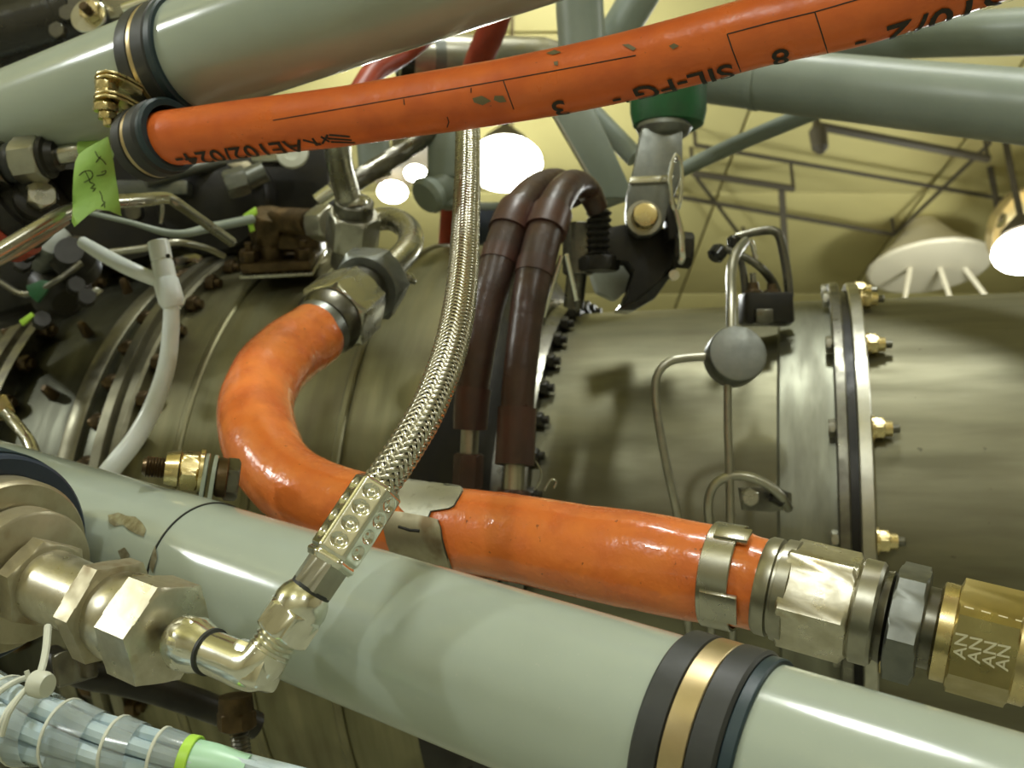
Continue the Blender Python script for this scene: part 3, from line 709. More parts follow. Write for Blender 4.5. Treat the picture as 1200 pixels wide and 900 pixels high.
# ------------------------------------------------------------------ elbow and pressure valve at lower left
VA = P(5, 664, .330); VB = EC; VD = (VB-VA).normalized()
def vx(px):
    lo, hi = -1.5, 1.5
    for _ in range(50):
        m = (lo+hi)/2
        if proj(VA+(VB-VA)*m)[0] < px: lo = m
        else: hi = m
    return VA+(VB-VA)*lo
def vl(a, b): return (vx(b)-vx(a)).length
t = Thing('elbow_fitting', 'shiny silver elbow fitting joining the braided hose to the valve', 'fitting', EC)
mb = MB(); cor = [(vx(246), .0062), (vx(272), .0063), (vx(287), .0064), (EC+(VD*-.2+ND*.2)*.004, .0066), (nx(309), .0064), (nx(318), .0060)]
tube(mb, cor, 28, .0012); t.part('body', mb, 'bright')
# forged corner pad
box(mb := MB(), EC-VD*.0012-ND*-.0012, (VD, ND-VD*ND.dot(VD), VD.cross(ND)), (.0068, .0060, .0056), .0022); t.part('corner_block', mb, 'bright')
mb = MB(); pf = []
n_ = 5; tl = nl(312, 331)
for q in range(n_): pf += [(tl*q/n_, .0063), (tl*(q+.5)/n_, .0056)]
lathe(mb, nx(312), ND, pf, 28); t.part('thread', mb, 'bright')
t.part('seal_gap_ring', lathe(MB(), vx(245.5), VD, [(0, .0069), (.0009, .0069)], 28), 'rubber')
t.part('nut_taper', lathe(MB(), vx(208), VD, [(0, .0055), (.001, .0072), (.004, .0078), (vl(208, 232), .0079), (vl(208, 240), .0070), (vl(208, 246), .0067)], 40), 'bright')
mb = MB(); hexp(mb, vx(211), VD, .0086, vl(211, 233), .3, .3); t.part('nut', mb, 'bright')

t = Thing('pressure_valve', 'tarnished nickel valve with large hex nuts at the left edge', 'valve', vx(100))
mb = MB(); hexp(mb, vx(163), VD, .0166, vl(163, 200), .38, .04); t.part('front_hex', mb, 'tarnish')
t.part('shoulder', lathe(MB(), vx(122), VD, [(0, .0125), (vl(122, 140), .0130), (vl(122, 146), .0138), (vl(122, 160), .0140), (vl(122, 168), .0130)], 48), 'tarnish')
mb = MB(); hexp(mb, vx(118), VD, .0168, vl(118, 136), .50, .03); t.part('jam_hex', mb, 'tan_metal')
t.part('barrel', lathe(MB(), vx(50), VD, [(0, .0118), (vl(50, 122), .0108)], 48), 'tarnish')
mb = MB(); hexp(mb, vx(42), VD, .0152, vl(42, 58), .2, .05); t.part('rear_hex', mb, 'tan_metal')
t.part('collar', lathe(MB(), vx(16), VD, [(0, .0212), (.001, .0222), (vl(16, 36), .0222), (vl(16, 37.5), .0212)], 64), 'tan_metal')
t.part('end_cap', lathe(MB(), vx(-12), VD, [(0, .0300), (vl(-12, 8), .0300), (vl(-12, 9.5), .0292), (vl(-12, 12), .0288)], 72), 'tan_metal')
t.part('housing', lathe(MB(), vx(-120), VD, [(0, .0285), (vl(-120, -10), .0285)], 64), 'tan_metal')
t = Thing('cushion_clamp', 'navy cushioned clamp around the valve housing at the left edge', 'clamp', vx(-20))
vv = vx(-14)
t.part('cushion', lathe(MB(), vv-VD*.02, VD, [(0, .0302), (0, .0355), (.001, .0365), (.0215, .0365), (.0225, .0355), (.0225, .0302)], 80, closed=True), 'navy')
t.part('strap', ringband(MB(), vv-VD*.009, VD, .0364, .012, .0009, 80), 'rubber_blue')

# ------------------------------------------------------------------ wire bundle, bottom left
wp = Path([(-60, 818, .285, 100), (0, 842, .279, 98), (60, 858, .273, 84), (120, 873, .269, 74), (180, 885, .266, 66), (240, 896, .264, 56), (300, 908, .262, 44), (380, 922, .26, 34)], .002)
t = Thing('wire_bundle', 'clear wrapped bundle of bluish white wires at the bottom left', 'cable', P(60, 858, .273))
for k in range(7):
    a0 = 2*math.pi*k/6; rr = .62 if k < 6 else 0
    ctl = []
    for i in range(0, len(wp.p), 4):
        ctl.append((wp.pt(wp.s[i], a0+wp.s[i]*22, -wp.r[i]*(1-rr)), wp.r[i]*.30))
    t.part('wire', tube(MB(), ctl, 10, .004), 'wire')
edges = [-60, -12, 18, 62, 118, 168, 228]
for k, (a, b) in enumerate(zip(edges, edges[1:])):
    i = wp.near(a)+2; j = wp.near(b)-1; mb = MB(); rows = []
    for q in range(i, j+1):
        f_ = (q-i)/max(1, j-i); rows.append(wp.ring(q, wp.r[q]*(1.0-.05*f_)+.0003, 28))
    grid(mb, rows, cap=(False, False)); t.part('wrap_turn', mb, 'wrap')
    t.part('wrap_edge', ringband(MB(), wp.p[i], wp.t[i], wp.r[i]-.0002, .0010, .0006, 28), 'nylon')
i = wp.near(226); j = wp.near(300); mb = MB(); grid(mb, [wp.ring(q, wp.r[q]*.93, 24) for q in range(i, j)]); t.part('sleeve', mb, 'mint')
i = wp.near(224); t.part('tape_ring', ringband(MB(), wp.p[i], wp.t[i], wp.r[i]*.93, .003, .0008, 32), 'lime')
i = wp.near(300); mb = MB(); grid(mb, [wp.ring(q, wp.r[q]*.85, 24) for q in range(i, len(wp.p))]); t.part('sleeve_end', mb, 'wire')
t = Thing('cable_tie', 'white nylon cable tie knotted above the wire bundle', 'cable tie', P(42, 800, .262))
i = wp.near(8); pts = [(wp.pt(wp.s[i], 2*math.pi*k/16, .0010)+wp.t[i]*(.004*math.sin(2*math.pi*k/16)), .0009) for k in range(17)]
t.part('loop', tube(MB(), pts, 8, .002), 'nylon')
t.part('head', lathe(MB(), P(38, 800, .258), D(1, .1, -.3), [(0, .002), (.0006, .0034), (.0035, .0036), (.005, .003), (.0052, .001)], 18), 'nylon')
t.part('tail', tube(MB(), [(44, 798, .262, 8), (50, 780, .27, 9), (54, 760, .28, 9), (56, 735, .295, 9)], 8), 'nylon')
t.part('tail', tube(MB(), [(36, 802, .258, 7), (24, 815, .254, 7), (10, 836, .25, 7), (2, 862, .25, 7)], 8), 'nylon')
t.part('tail', tube(MB(), [(34, 796, .26, 6), (31, 786, .26, 6)], 8), 'nylon')

# pipe below the elbow
t = Thing('drain_fitting', 'brown threaded drain fitting hanging below the silver elbow', 'fitting', P(278, 850, .40))
hexp(mb := MB(), P(277, 832, .42), D(.05, 1, -.05), .0085, .008); t.part('nut', mb, 'bronze')
lathe(mb := MB(), P(276, 815, .42), D(.05, 1, -.05), [(0, .007), (.006, .0075), (.012, .0065)], 20); t.part('body', mb, 'bronze')
mb = MB(); pf = []
for q in range(14): pf += [(q*.0018, .0042), (q*.0018+.0009, .0036)]
lathe(mb, P(279, 850, .42), D(.14, 1, 0), pf, 16); t.part('braid', mb, 'steel_dark')

# ------------------------------------------------------------------ brown hoses, pair
def brown_hose(ctl, lab, cuffs, low, z):
    p = Path(ctl, .004); t = Thing('brown_hose', lab, 'hose', p.p[0], 'brown sleeved hoses')
    del t.o['group']
    mb = MB(); p.sweep(mb, 24, lambda s, a: lump(s, a, .03, 40)); t.part('sleeve', mb, 'brown_hose')
    for (px, py, L, dr) in cuffs:
        i = p.near(px, py); rows = []; k = max(2, int(L/.004))
        for q in range(max(0, i-k//2), min(len(p.p), i+k//2+1)): rows.append(p.ring(q, p.r[q]+dr, 24))
        grid(mb := MB(), rows); t.part('cuff', mb, 'brown_cuff')
    d = (p.p[0]-p.p[3]).normalized(); q = p.p[0]; r = p.r[0]
    t.part('ferrule', lathe(MB(), q-d*.004, d, [(0, r*.62), (.020, r*.62)], 20), 'steel_mid')
    hexp(mb := MB(), q+d*.014, d, r*1.05, .02); t.part('nut', mb, 'brown_cuff')
    return t
brown_hose([(551, 503, .565, 34), (553, 470, .565, 36), (560, 420, .567, 38), (568, 370, .572, 41), (580, 325, .578, 44), (594, 280, .588, 46), (608, 248, .60, 44), (624, 226, .62, 38), (642, 215, .64, 34), (662, 216, .66, 30), (676, 236, .67, 26)],
           'left brown sleeved hose rising beside the braided hose', [(553, 480, .028, .0014), (588, 302, .010, .0007), (602, 258, .02, .0016)], 0, .56)
brown_hose([(603, 545, .545, 40), (605, 505, .548, 39), (608, 450, .552, 40), (614, 395, .558, 40), (622, 340, .565, 42), (633, 292, .575, 44), (645, 255, .587, 42), (656, 230, .60, 38), (670, 216, .62, 34), (688, 222, .64, 30), (700, 245, .65, 26)],
           'right brown sleeved hose rising beside the dark flange', [(604, 512, .036, .0016), (628, 312, .010, .0007), (643, 258, .022, .0018)], 0, .55)
mb = MB()
for k in range(8): lathe(mb, P(702, 250+8*k, .66), UP, [(-.002, .007), (0, .0088), (.002, .007)], 16)
t = Thing('threaded_stud', 'dark threaded stud standing right of the brown hoses', 'stud', P(702, 305, .66)); t.part('thread', mb, 'black_iron')
hexp(mb := MB(), P(702, 318, .66), UP, .014, .010); t.part('nut', mb, 'black_iron')
mb = MB(); hexp(mb, P(678, 262, .67), -UP, .011, .035); t = Thing('hose_coupling', 'dark hexagonal coupling below the bend of the brown hoses', 'coupling', P(678, 280, .67)); t.part('hex', mb, 'steel_dark')
t.part('pipe', rod(MB(), P(678, 300, .67), P(672, 360, .68), .007, 14), 'steel_dark')
for k, (a, b, lab) in enumerate([((658, 300, .60), (636, 372, .60), 'thin bright rod right of the brown hoses leaning left'), ((664, 298, .62), (676, 352, .63), 'thin bright rod right of the brown hoses leaning right')]):
    t = Thing('push_rod', lab, 'rod', P(*a)); t.part('rod', rod(MB(), P(*a), P(*b), .0016, 10), 'bright'); t.part('tip', rod(MB(), P(*b), P(*b)+(P(*b)-P(*a))*.12, .0026, 10), 'steel_dark')
t = Thing('lock_wire', 'thin curled lock wire beside the lower brown hose end', 'wire', P(630, 560, .55))
t.part('curl', tube(MB(), [(627, 540, .55, 2.4), (634, 552, .55, 2.4), (632, 566, .55, 2.4), (626, 574, .55, 2.4)], 6), 'steel')
t.part('curl', tube(MB(), [(638, 575, .55, 2.4), (645, 562, .55, 2.4), (652, 564, .55, 2.4), (649, 572, .55, 2.4)], 6), 'steel')

# ------------------------------------------------------------------ engine mount bracket
t = Thing('mount_bracket', 'grey mount bracket with gold bolt below the green rubber mount', 'bracket', P(760, 300, .66))
zb = .64
pts = [P(*q, zb) for q in [(752, 150), (800, 150), (800, 190), (796, 215), (782, 250), (776, 268), (764, 276), (748, 277), (737, 268), (734, 254), (736, 225), (744, 195)]]
prism(mb := MB(), pts, FW*.012, .001); t.part('arm', mb, 'grey_anod')
# bent fold across the arm
prism(mb := MB(), [P(737, 215, zb-.002), P(786, 213, zb-.002), P(790, 205, zb-.001), P(739, 207, zb-.001)], FW*.004, .0004); t.part('fold', mb, 'steel')
pts = [P(*q, zb-.012) for q in [(788, 190), (792, 181), (797, 190), (799, 210), (797, 235), (792, 248), (787, 235), (785, 210)]]
for q0, q1 in zip(pts, pts[1:]+pts[:1]): pass
tube(mb := MB(), [(p, .0014) for p in pts]+[(pts[0], .0014)], 8, .003); t.part('side_rib', mb, 'bright')
tube(mb := MB(), [(792, 246, zb-.012, 6), (798, 270, zb-.012, 7), (800, 300, zb-.012, 8), (797, 308, zb-.01, 7)], 10); t.part('side_rib', mb, 'bright')
prism(mb := MB(), [P(*q, zb-.004) for q in [(788, 225), (798, 255), (800, 280), (784, 280), (782, 250)]], FW*.02, .001); t.part('gusset', mb, 'black_iron')
t.part('washer', lathe(MB(), P(754, 256, zb), -FW+UP*.1, [(0, .0115), (.002, .0115)], 32), 'steel_mid')
t.part('bolt', lathe(MB(), P(754, 256, zb)-FW*.002, -FW+UP*.1, [(0, .0085), (.007, .0085), (.0085, .0075), (.0088, .006)], 32), 'gold')
t.part('foot_cap', lathe(MB(), P(778, 158, zb+.012), UP, [(-.003, .012), (0, .0165), (.004, .0185), (.007, .017)], 36), 'grey_anod')
prism(mb := MB(), [P(*q, .655) for q in [(690, 290), (700, 268), (735, 262), (790, 268), (800, 290), (790, 308), (772, 330), (748, 352), (730, 358), (742, 336), (748, 316), (738, 302), (712, 300), (700, 306)]], FW*.03, .002); t.part('yoke', mb, 'black_iron')
prism(mb := MB(), [P(*q, .66) for q in [(760, 312), (792, 296), (803, 300), (768, 350), (744, 364), (725, 362), (740, 345)]], FW*.04, .002); t.part('web', mb, 'black')
prism(mb := MB(), [P(*q, .70) for q in [(692, 306), (712, 298), (738, 302), (748, 320), (736, 340), (722, 352), (700, 342), (694, 325)]], FW*.02, .002); t.part('gap_plate', mb, 'pale', label='pale grey patch behind the black yoke')  # added plate stands in for a grey tube seen through the gap
hexp(mb := MB(), P(790, 292, .64), D(1, .1, -.1), .012, .012); lathe(mb, P(802, 293, .64), D(1, .1, -.1), [(0, .0055), (.006, .005)], 14); t.part('side_nut', mb, 'black_iron')
tube(mb := MB(), [(808, 284, .64, 6), (809, 300, .64, 7), (806, 312, .64, 6)], 10); t.part('pin', mb, 'bright')
t.part('lug', lathe(MB(), P(789, 323, .64), -FW, [(0, .0035), (.004, .0035)], 14), 'bright')
t = Thing('rubber_mount', 'dark green rubber mount under the upper orange hose', 'rubber mount', P(785, 125, .66))
t.part('pad', lathe(MB(), P(783, 152, .66), UP, [(0, .018), (.003, .0235), (.012, .0255), (.030, .0255), (.034, .022)], 40), 'green_rub')
t.part('cup', lathe(MB(), P(783, 100, .66), UP, [(0, .0262), (.004, .0270), (.03, .0270)], 40), 'grey_frame')

# ------------------------------------------------------------------ frame tubes behind
t = Thing('frame_beam', 'broad grey frame tube running right behind the upper orange hose', 'beam', P(1000, 105, .75))
tube(mb := MB(), [(820, 88, .80, 62), (960, 100, .75, 74), (1080, 113, .70, 80), (1260, 132, .62, 90), (1600, 178, .50, 112), (2100, 250, .38, 147)], 40, .02); t.part('tube_wall', mb, 'grey_frame')
i = P(888, 95, .775); t.part('weld_bead', ringband(MB(), i, P(960, 100, .75)-P(820, 88, .80), .0218, .006, .0012, 40), 'grey_frame')
single('frame_tube', 'darker grey frame tube above the broad beam at the top right', 'tube', tube(MB(), [(930, 50, 1.0, 44), (1080, 42, .9, 50), (1260, 34, .8, 56), (1700, 12, .62, 72), (2200, -14, .5, 90)], 28, .02), 'grey_frame', P(1080, 42, .9))
single('frame_tube', 'thin grey frame tube slanting up to the broad beam right of the bracket', 'tube', tube(MB(), [(700, 240, .87, 17), (780, 208, .85, 17), (860, 170, .83, 19), (975, 122, .8, 21)], 20, .02), 'grey_frame', P(860, 170, .83))
single('frame_tube', 'upright pale grey frame tube above the upper orange hose', 'tube', tube(MB(), [(668, -260, .80, 56), (676, -60, .80, 56), (680, 20, .8, 56), (686, 110, .8, 56)], 32, .02), 'grey_frame', P(680, 20, .8))
single('frame_tube', 'slanting grey frame tube right of the upright one', 'tube', tube(MB(), [(880, -240, .85, 44), (770, -40, .85, 44), (735, 20, .85, 44), (685, 100, .85, 44)], 28, .02), 'grey_frame', P(735, 20, .85))
t = Thing('frame_strut', 'flat grey frame strut slanting down left of the green mount', 'strut', P(690, 180, .78))
prism(mb := MB(), [P(*q, .78) for q in [(636, 112), (690, 112), (745, 232), (706, 232)]], FW*.012, .002); t.part('plate', mb, 'grey_frame')
tube(mb := MB(), [(640, 120, .777, 5), (672, 175, .777, 5), (704, 230, .777, 5)], 8, .02); t.part('edge_bead', mb, 'steel_mid')
single('frame_tube', 'dark grey brace between the flat strut and the bracket', 'tube', tube(MB(), [(690, 130, .9, 26), (745, 185, .88, 24)], 20, .02), 'grey_frame', P(715, 160, .9))
t = Thing('grey_canister', 'horizontal grey canister with bright top behind the hoses', 'canister', P(560, 68, .9))
lathe(mb := MB(), P(468, 66, .88), P(656, 72, .92)-P(468, 66, .88), [(0, .017), (.003, .0205), (.135, .021), (.15, .018)], 36); t.part('body', mb, 'steel_mid')
t.part('end_ring', ringband(MB(), P(474, 66, .88), P(656, 72, .92)-P(468, 66, .88), .0205, .012, .002, 36), 'black')
t.part('label_band', ringband(MB(), P(512, 68, .89), P(656, 72, .92)-P(468, 66, .88), .0208, .01, .001, 36), 'grey_anod')
single('rubber_hose', 'rust red hose descending behind the braided hose', 'hose', tube(MB(), [(592, -20, .72, 34), (578, 30, .74, 34), (556, 85, .78, 32), (540, 150, .84, 30), (532, 220, .90, 28), (527, 290, .95, 27)], 24, .01), 'rust_hose', P(556, 85, .78))
single('rubber_hose', 'short rust red hose under the upper grey tube', 'hose', tube(MB(), [(500, 40, .75, 26), (466, 66, .72, 27), (440, 82, .7, 27), (420, 110, .68, 26)], 20, .01), 'rust_hose', P(440, 82, .7))
t = Thing('grey_regulator', 'blurred grey regulator body with a round knob left of the big lamp', 'regulator', P(515, 200, .8))
box(mb := MB(), P(523, 176, .79), (RT, UP, FW), (.0145, .024, .012), .005); t.part('body', mb, 'grey_frame')
lathe(mb := MB(), P(530, 208, .80), P(492, 236, .78)-P(530, 208, .80), [(0, .014), (.014, .016), (.022, .013), (.030, .016), (.034, .013)], 24); t.part('knob', mb, 'grey_frame')
box(mb := MB(), P(535, 222, .80), (RT, UP, FW), (.014, .016, .012), .005); t.part('foot', mb, 'grey_frame')
t = Thing('dark_hose', 'dark braided hose slanting behind the tee', 'hose', P(455, 188, .75))
mb = MB(); Path([(408, 218, .72, 24), (430, 204, .735, 24), (465, 182, .755, 23), (500, 158, .78, 22), (545, 120, .80, 22)], .003).sweep(mb, 18, lambda s, a: 1+.05*math.sin(s*1800)*math.sin(6*a)); t.part('braid', mb, 'steel_dark')
hexp(mb := MB(), P(412, 216, .72), D(-1, .62, 0), .0105, .014); t.part('end_nut', mb, 'steel')
single('frame_tube', 'upright grey frame tube end behind the riser pipe', 'tube', tube(MB(), [(432, 100, .95, 40), (436, 150, .95, 40), (440, 205, .95, 38)], 24, .02), 'grey_frame', P(436, 150, .95))
t = Thing('blue_box', 'dark blue-grey box on the casing behind the brown hoses', 'box', P(580, 262, .95))
box(mb := MB(), P(578, 268, .97), (RT, UP, FW), (.026, .018, .03), .004); t.part('case', mb, 'navy'); box(mb := MB(), P(578, 248, .97), (RT, UP, FW), (.027, .004, .031), .002); t.part('lid', mb, 'grey_frame')

# ------------------------------------------------------------------ sense lines and drum on the right casing
zd = .575
t = Thing('sense_drum', 'round olive drum with thin sense lines on the right casing', 'drum', P(856, 415, zd))
dd = D(.05, -.25, -1).normalized(); dc = P(857, 422, zd+.012)
t.part('drum', lathe(MB(), dc, dd, [(0, .0165), (.001, .0172), (.014, .0172), (.0155, .0165), (.0158, .0150)], 40), 'grey_anod')
def line(ctl, name='sense_line'): t.part(name, tube(MB(), ctl, 12, .003), 'steel_mid')
zl = .58
line([(826, 418, zl, 10), (800, 420, zl, 10), (784, 424, zl, 10), (772, 436, zl, 10), (768, 455, zl, 10), (771, 490, zl, 10), (782, 550, zl, 10), (794, 605, zl, 10), (800, 660, zl, 10), (806, 730, .60, 10), (812, 760, .625, 10)])
line([(853, 440, zl, 10), (853, 500, zl, 10), (855, 560, zl, 10), (857, 680, zl, 10), (858, 740, .60, 10), (858, 770, .625, 10)])
line([(857, 400, zl+.01, 12), (857, 350, zl+.03, 12), (857, 320, zl+.06, 12), (862, 298, zl+.08, 12), (874, 282, zl+.1, 10)])
line([(836, 770, .62, 11), (833, 735, .60, 11), (832, 680, zl, 11), (832, 625, zl, 11), (830, 590, zl, 11), (836, 570, zl, 11), (852, 559, zl, 11), (874, 558, zl, 11), (896, 566, zl, 11), (914, 580, zl, 11), (924, 596, zl+.01, 11)])
hexp(mb := MB(), P(877, 582, .59), -FW, .0055, .006); t.part('clip_bolt', mb, 'steel')
prism(mb := MB(), [P(*q, .596) for q in [(866, 572), (905, 570), (928, 578), (928, 596), (905, 600), (870, 598)]], FW*.003, .0004); t.part('clip_plate', mb, 'steel_dark')
t.part('clip_loop', ringband(MB(), P(912, 582, .585), D(1, .5, 0), .0040, .008, .001, 24), 'black_iron')
t = Thing('thermocouple_block', 'dark terminal block with looping bent lines on the right casing', 'terminal block', P(897, 362, .70))
box(mb := MB(), P(897, 362, .70), (RT, UP, FW), (.017, .011, .012), .002); t.part('block', mb, 'black_iron')
box(mb := MB(), P(893, 371, .69), (RT, UP, FW), (.006, .005, .008), .001); t.part('terminal', mb, 'steel_dark')
prism(mb := MB(), [P(*q, .705) for q in [(872, 382), (925, 382), (932, 376), (930, 352), (872, 354)]], FW*.01, .001); t.part('base_plate', mb, 'steel_dark')
for dx in (-10, 12):
    hexp(mb := MB(), P(893+dx, 350, .70), UP, .0065, .006); lathe(mb, P(893+dx, 341, .70), UP, [(0, .004), (.006, .0035)], 10); t.part('terminal_nut', mb, 'bronze')
def tl_(ctl, m='steel_dark'): t.part('bent_line', tube(MB(), ctl, 12, .003), m)
tl_([(925, 348, .70, 11), (922, 318, .70, 11), (917, 290, .70, 11), (913, 276, .70, 11), (905, 270, .70, 11), (885, 272, .70, 10), (862, 278, .70, 10)])
tl_([(838, 290, .69, 9), (852, 293, .69, 9), (872, 301, .69, 9), (892, 314, .69, 10), (906, 332, .70, 11), (912, 350, .70, 12)])
tl_([(866, 300, .71, 7), (874, 286, .71, 7), (880, 282, .71, 7), (884, 296, .71, 6), (886, 304, .71, 6)], 'bright')
tl_([(874, 350, .71, 9), (872, 325, .71, 9), (868, 305, .71, 8), (862, 290, .71, 8)])
tl_([(886, 350, .71, 8), (883, 330, .71, 8), (882, 320, .71, 8)], 'steel')
t.part('end_knob', lathe(MB(), P(846, 290, .685), D(-.45, .55, -.2), [(0, .004), (.003, .0062), (.009, .0062), (.011, .004)], 20), 'black')
t.part('end_knob', lathe(MB(), P(860, 276, .70), D(0, 1, 0), [(0, .003), (.002, .005), (.008, .005), (.01, .003)], 16), 'black')

# ------------------------------------------------------------------ white tubing with tee, upper left
t = Thing('white_tubing', 'milky white plastic tubing with a split sleeve above the lower tube', 'tubing', P(195, 330, .50))
zz = .52
t.part('long_tube', tube(MB(), [(201, 355, zz, 18), (200, 390, zz, 20), (195, 430, zz, 21), (180, 475, zz, 22), (158, 515, zz-.005, 23), (134, 545, zz-.01, 24), (110, 575, zz-.01, 24)], 18), 'white_tube')
t.part('short_tube', tube(MB(), [(97, 284, zz+.02, 14), (120, 298, zz+.01, 17), (150, 314, zz, 18), (178, 326, zz, 17), (190, 330, zz, 16)], 18), 'white_tube')
t.part('upper_sleeve', lathe(MB(), P(185, 282, zz), P(196, 336, zz)-P(185, 282, zz), [(0, .0048), (.0006, .0056), (.010, .0057), (.0105, .0052), (.012, .0057), (.025, .0058)], 28), 'white_tube')
t.part('lower_sleeve', lathe(MB(), P(193, 325, zz), P(203, 360, zz)-P(193, 325, zz), [(0, .0056), (.002, .0066), (.013, .0068), (.0165, .0052)], 28), 'white_tube')
lathe(mb := MB(), P(197, 300, zz-.0055), D(.1, 0, -1), [(0, .0012), (.0006, .0012)], 10); t.part('pin_hole', mb, 'black')

# ------------------------------------------------------------------ fittings, tape and tubes at left
t = Thing('hydraulic_coupling', 'grey hex coupling and silver tube under the upper grey tube', 'coupling', P(40, 188, .46))
fd = D(1, -.13, -.05).normalized(); zf = .47
hexp(mb := MB(), P(-34, 198, zf), fd, .0120, .018, .3); t.part('hex_nut', mb, 'steel_dark')
hexp(mb := MB(), P(20, 190, zf), fd, .0115, .0135, .3); t.part('hex_nut', mb, 'steel_mid')
lathe(mb := MB(), P(8, 192, zf), fd, [(0, .0090), (.002, .0095), (.004, .0095), (.006, .0085), (.02, .0085)], 28); t.part('ring', mb, 'rubber')
lathe(mb := MB(), P(53, 185, zf), fd, [(0, .0100), (.002, .0100), (.003, .0080), (.0065, .0070)], 28); t.part('gland', mb, 'black_iron')
tube(mb := MB(), [(68, 183, zf, 22), (100, 176, zf, 24), (140, 168, zf+.01, 24), (175, 166, zf+.04, 22)], 22); t.part('tube', mb, 'steel')
t = Thing('bolted_union', 'dark union with a pale hex head under the grey coupling', 'union', P(45, 232, .48))
zf = .49
lathe(mb := MB(), P(10, 262, zf), D(.9, -.7, -.2), [(0, .017), (.003, .018), (.012, .018), (.013, .0155), (.03, .015)], 32); t.part('body', mb, 'black_iron')
ringband(mb := MB(), P(8, 264, zf), D(.9, -.7, -.2), .0165, .0016, .0022, 36); t.part('gold_ring', mb, 'gold')
lathe(mb := MB(), P(-6, 274, zf), D(.9, -.7, -.2), [(0, .018), (.009, .020), (.011, .018)], 32); t.part('red_collar', mb, 'rust_hose', label='rust red collar')
lathe(mb := MB(), P(40, 236, zf-.01), D(.6, -.25, -.75), [(0, .0105), (.005, .0105), (.006, .0085)], 24); t.part('boss', mb, 'black_iron')
hexp(mb := MB(), P(46, 232, zf-.014), D(.6, -.25, -.75), .0072, .006); t.part('hex_head', mb, 'tarnish')
box(mb := MB(), P(75, 222, zf+.01), (RT, UP, FW), (.014, .009, .008), .002); t.part('lug', mb, 'black_iron')
t = Thing('hydraulic_line', 'bent silver hydraulic line passing behind the green tape', 'tube', P(120, 240, .50))
t.part('tube', tube(MB(), [(-30, 312, .43, 18), (0, 294, .436, 18), (40, 270, .446, 18), (72, 252, .458, 18), (95, 243, .470, 17), (130, 237, .485, 17), (170, 234, .505, 16), (194, 232, .525, 14), (204, 236, .53, 13), (230, 254, .55, 12), (272, 284, .58, 12)], 16), 'steel')
t.part('branch_tube', tube(MB(), [(190, 226, .55, 5), (190, 250, .55, 5), (188, 262, .55, 5)], 8), 'steel')
t.part('branch_tube', tube(MB(), [(-20, 316, .445, 11), (30, 290, .455, 11), (78, 258, .470, 11)], 10), 'steel_mid')
single('fuel_line', 'thin grey-green line running to the burnt fitting', 'tube', tube(MB(), [(95, 247, .62, 6), (150, 260, .62, 6), (205, 274, .63, 9), (250, 266, .66, 11), (295, 257, .70, 11)], 12), 'grey_frame', P(205, 272, .63))
single('fuel_line', 'thin silver line below the grey-green one', 'tube', tube(MB(), [(130, 296, .66, 9), (170, 291, .66, 9), (205, 284, .66, 8), (240, 290, .68, 7), (262, 300, .7, 7)], 12), 'steel_mid', P(205, 286, .66))
t = Thing('lime_clip', 'yellow-green clip at the left of the burnt fitting', 'clip', P(293, 256, .7))
t.part('tab', prism(MB(), [P(*q, .70) for q in [(284, 252), (299, 242), (301, 250), (292, 258)]], FW*.003, .0004), 'lime'); t.part('tab', prism(MB(), [P(*q, .70) for q in [(290, 262), (296, 260), (298, 270), (293, 272)]], FW*.003, .0004), 'lime')
# green tape flag wrapped on the silver tube
t = Thing('tape_flag', 'bright green tape flag with handwriting wrapped on the silver tube', 'tape', P(112, 210, .455))
def tapez(x, y): return .452 + .004*math.sin((x-84)/57*3.1)*-1 + .00004*(y-160) + .0015*math.sin(y*.09+x*.06)
poly = [(92, 181), (101, 174), (113, 167), (126, 160), (128, 166), (130, 178), (133, 190), (135, 205), (138, 222), (140, 238), (142, 253), (135, 250), (128, 247), (120, 246), (113, 245), (103, 252), (95, 259), (87, 266), (84, 260), (85, 245), (85, 225), (86, 205), (88, 190)]
n = len(poly); vs2 = [Vector(p) for p in poly]
def inside(x, y):
    c = False
    for i in range(n):
        a = poly[i]; b = poly[(i+1) % n]
        if (a[1] > y) != (b[1] > y) and x < (b[0]-a[0])*(y-a[1])/(b[1]-a[1])+a[0]: c = not c
    return c
for x in range(86, 142, 5):
    for y in range(162, 266, 5):
        if inside(x, y): vs2.append(Vector((x, y)))
r = delaunay_2d_cdt(vs2, [(i, (i+1) % n) for i in range(n)], [list(range(n))], 1, 1e-4)
mb = MB(); fr = [P(q.x, q.y, tapez(q.x, q.y)) for q in r[0]]; fs = [tuple(f)[::-1] for f in r[2]]
mb.add(fr, fs); mb.add([p+FW*.0003 for p in fr], [f[::-1] for f in fs])
tf = t.part('flag', mb, 'tape', ang=80)
lathe(mb := MB(), P(97, 178, .469), fd, [(0, .0054), (.0001, .0057), (.0125, .0057), (.0126, .0054)], 24); t.part('wrap', mb, 'tape')
def zs(q): return (80+q[0]/7.5, 150+q[1]/7.5)
mb = MB()
for st in ([(235, 205), (262, 255), (300, 280), (332, 322)], [(244, 302), (265, 272), (286, 248)], [(248, 420), (285, 415), (312, 405)], [(290, 390), (330, 372), (325, 400), (300, 415)],
           [(95, 415), (140, 380), (190, 375), (212, 400), (205, 440), (140, 478)], [(150, 385), (178, 440), (190, 480)], [(190, 480), (232, 495), (195, 530), (240, 530), (215, 558)], [(275, 555), (295, 600), (300, 640), (325, 655)], [(290, 690), (315, 660), (318, 700)]):
    pts = [(P(*zs(q), tapez(*zs(q))-.0001), .00022) for q in st]; tube(mb, pts, 5, .001)
t.part('handwriting', mb, 'ink', tf, label='faint black handwriting')

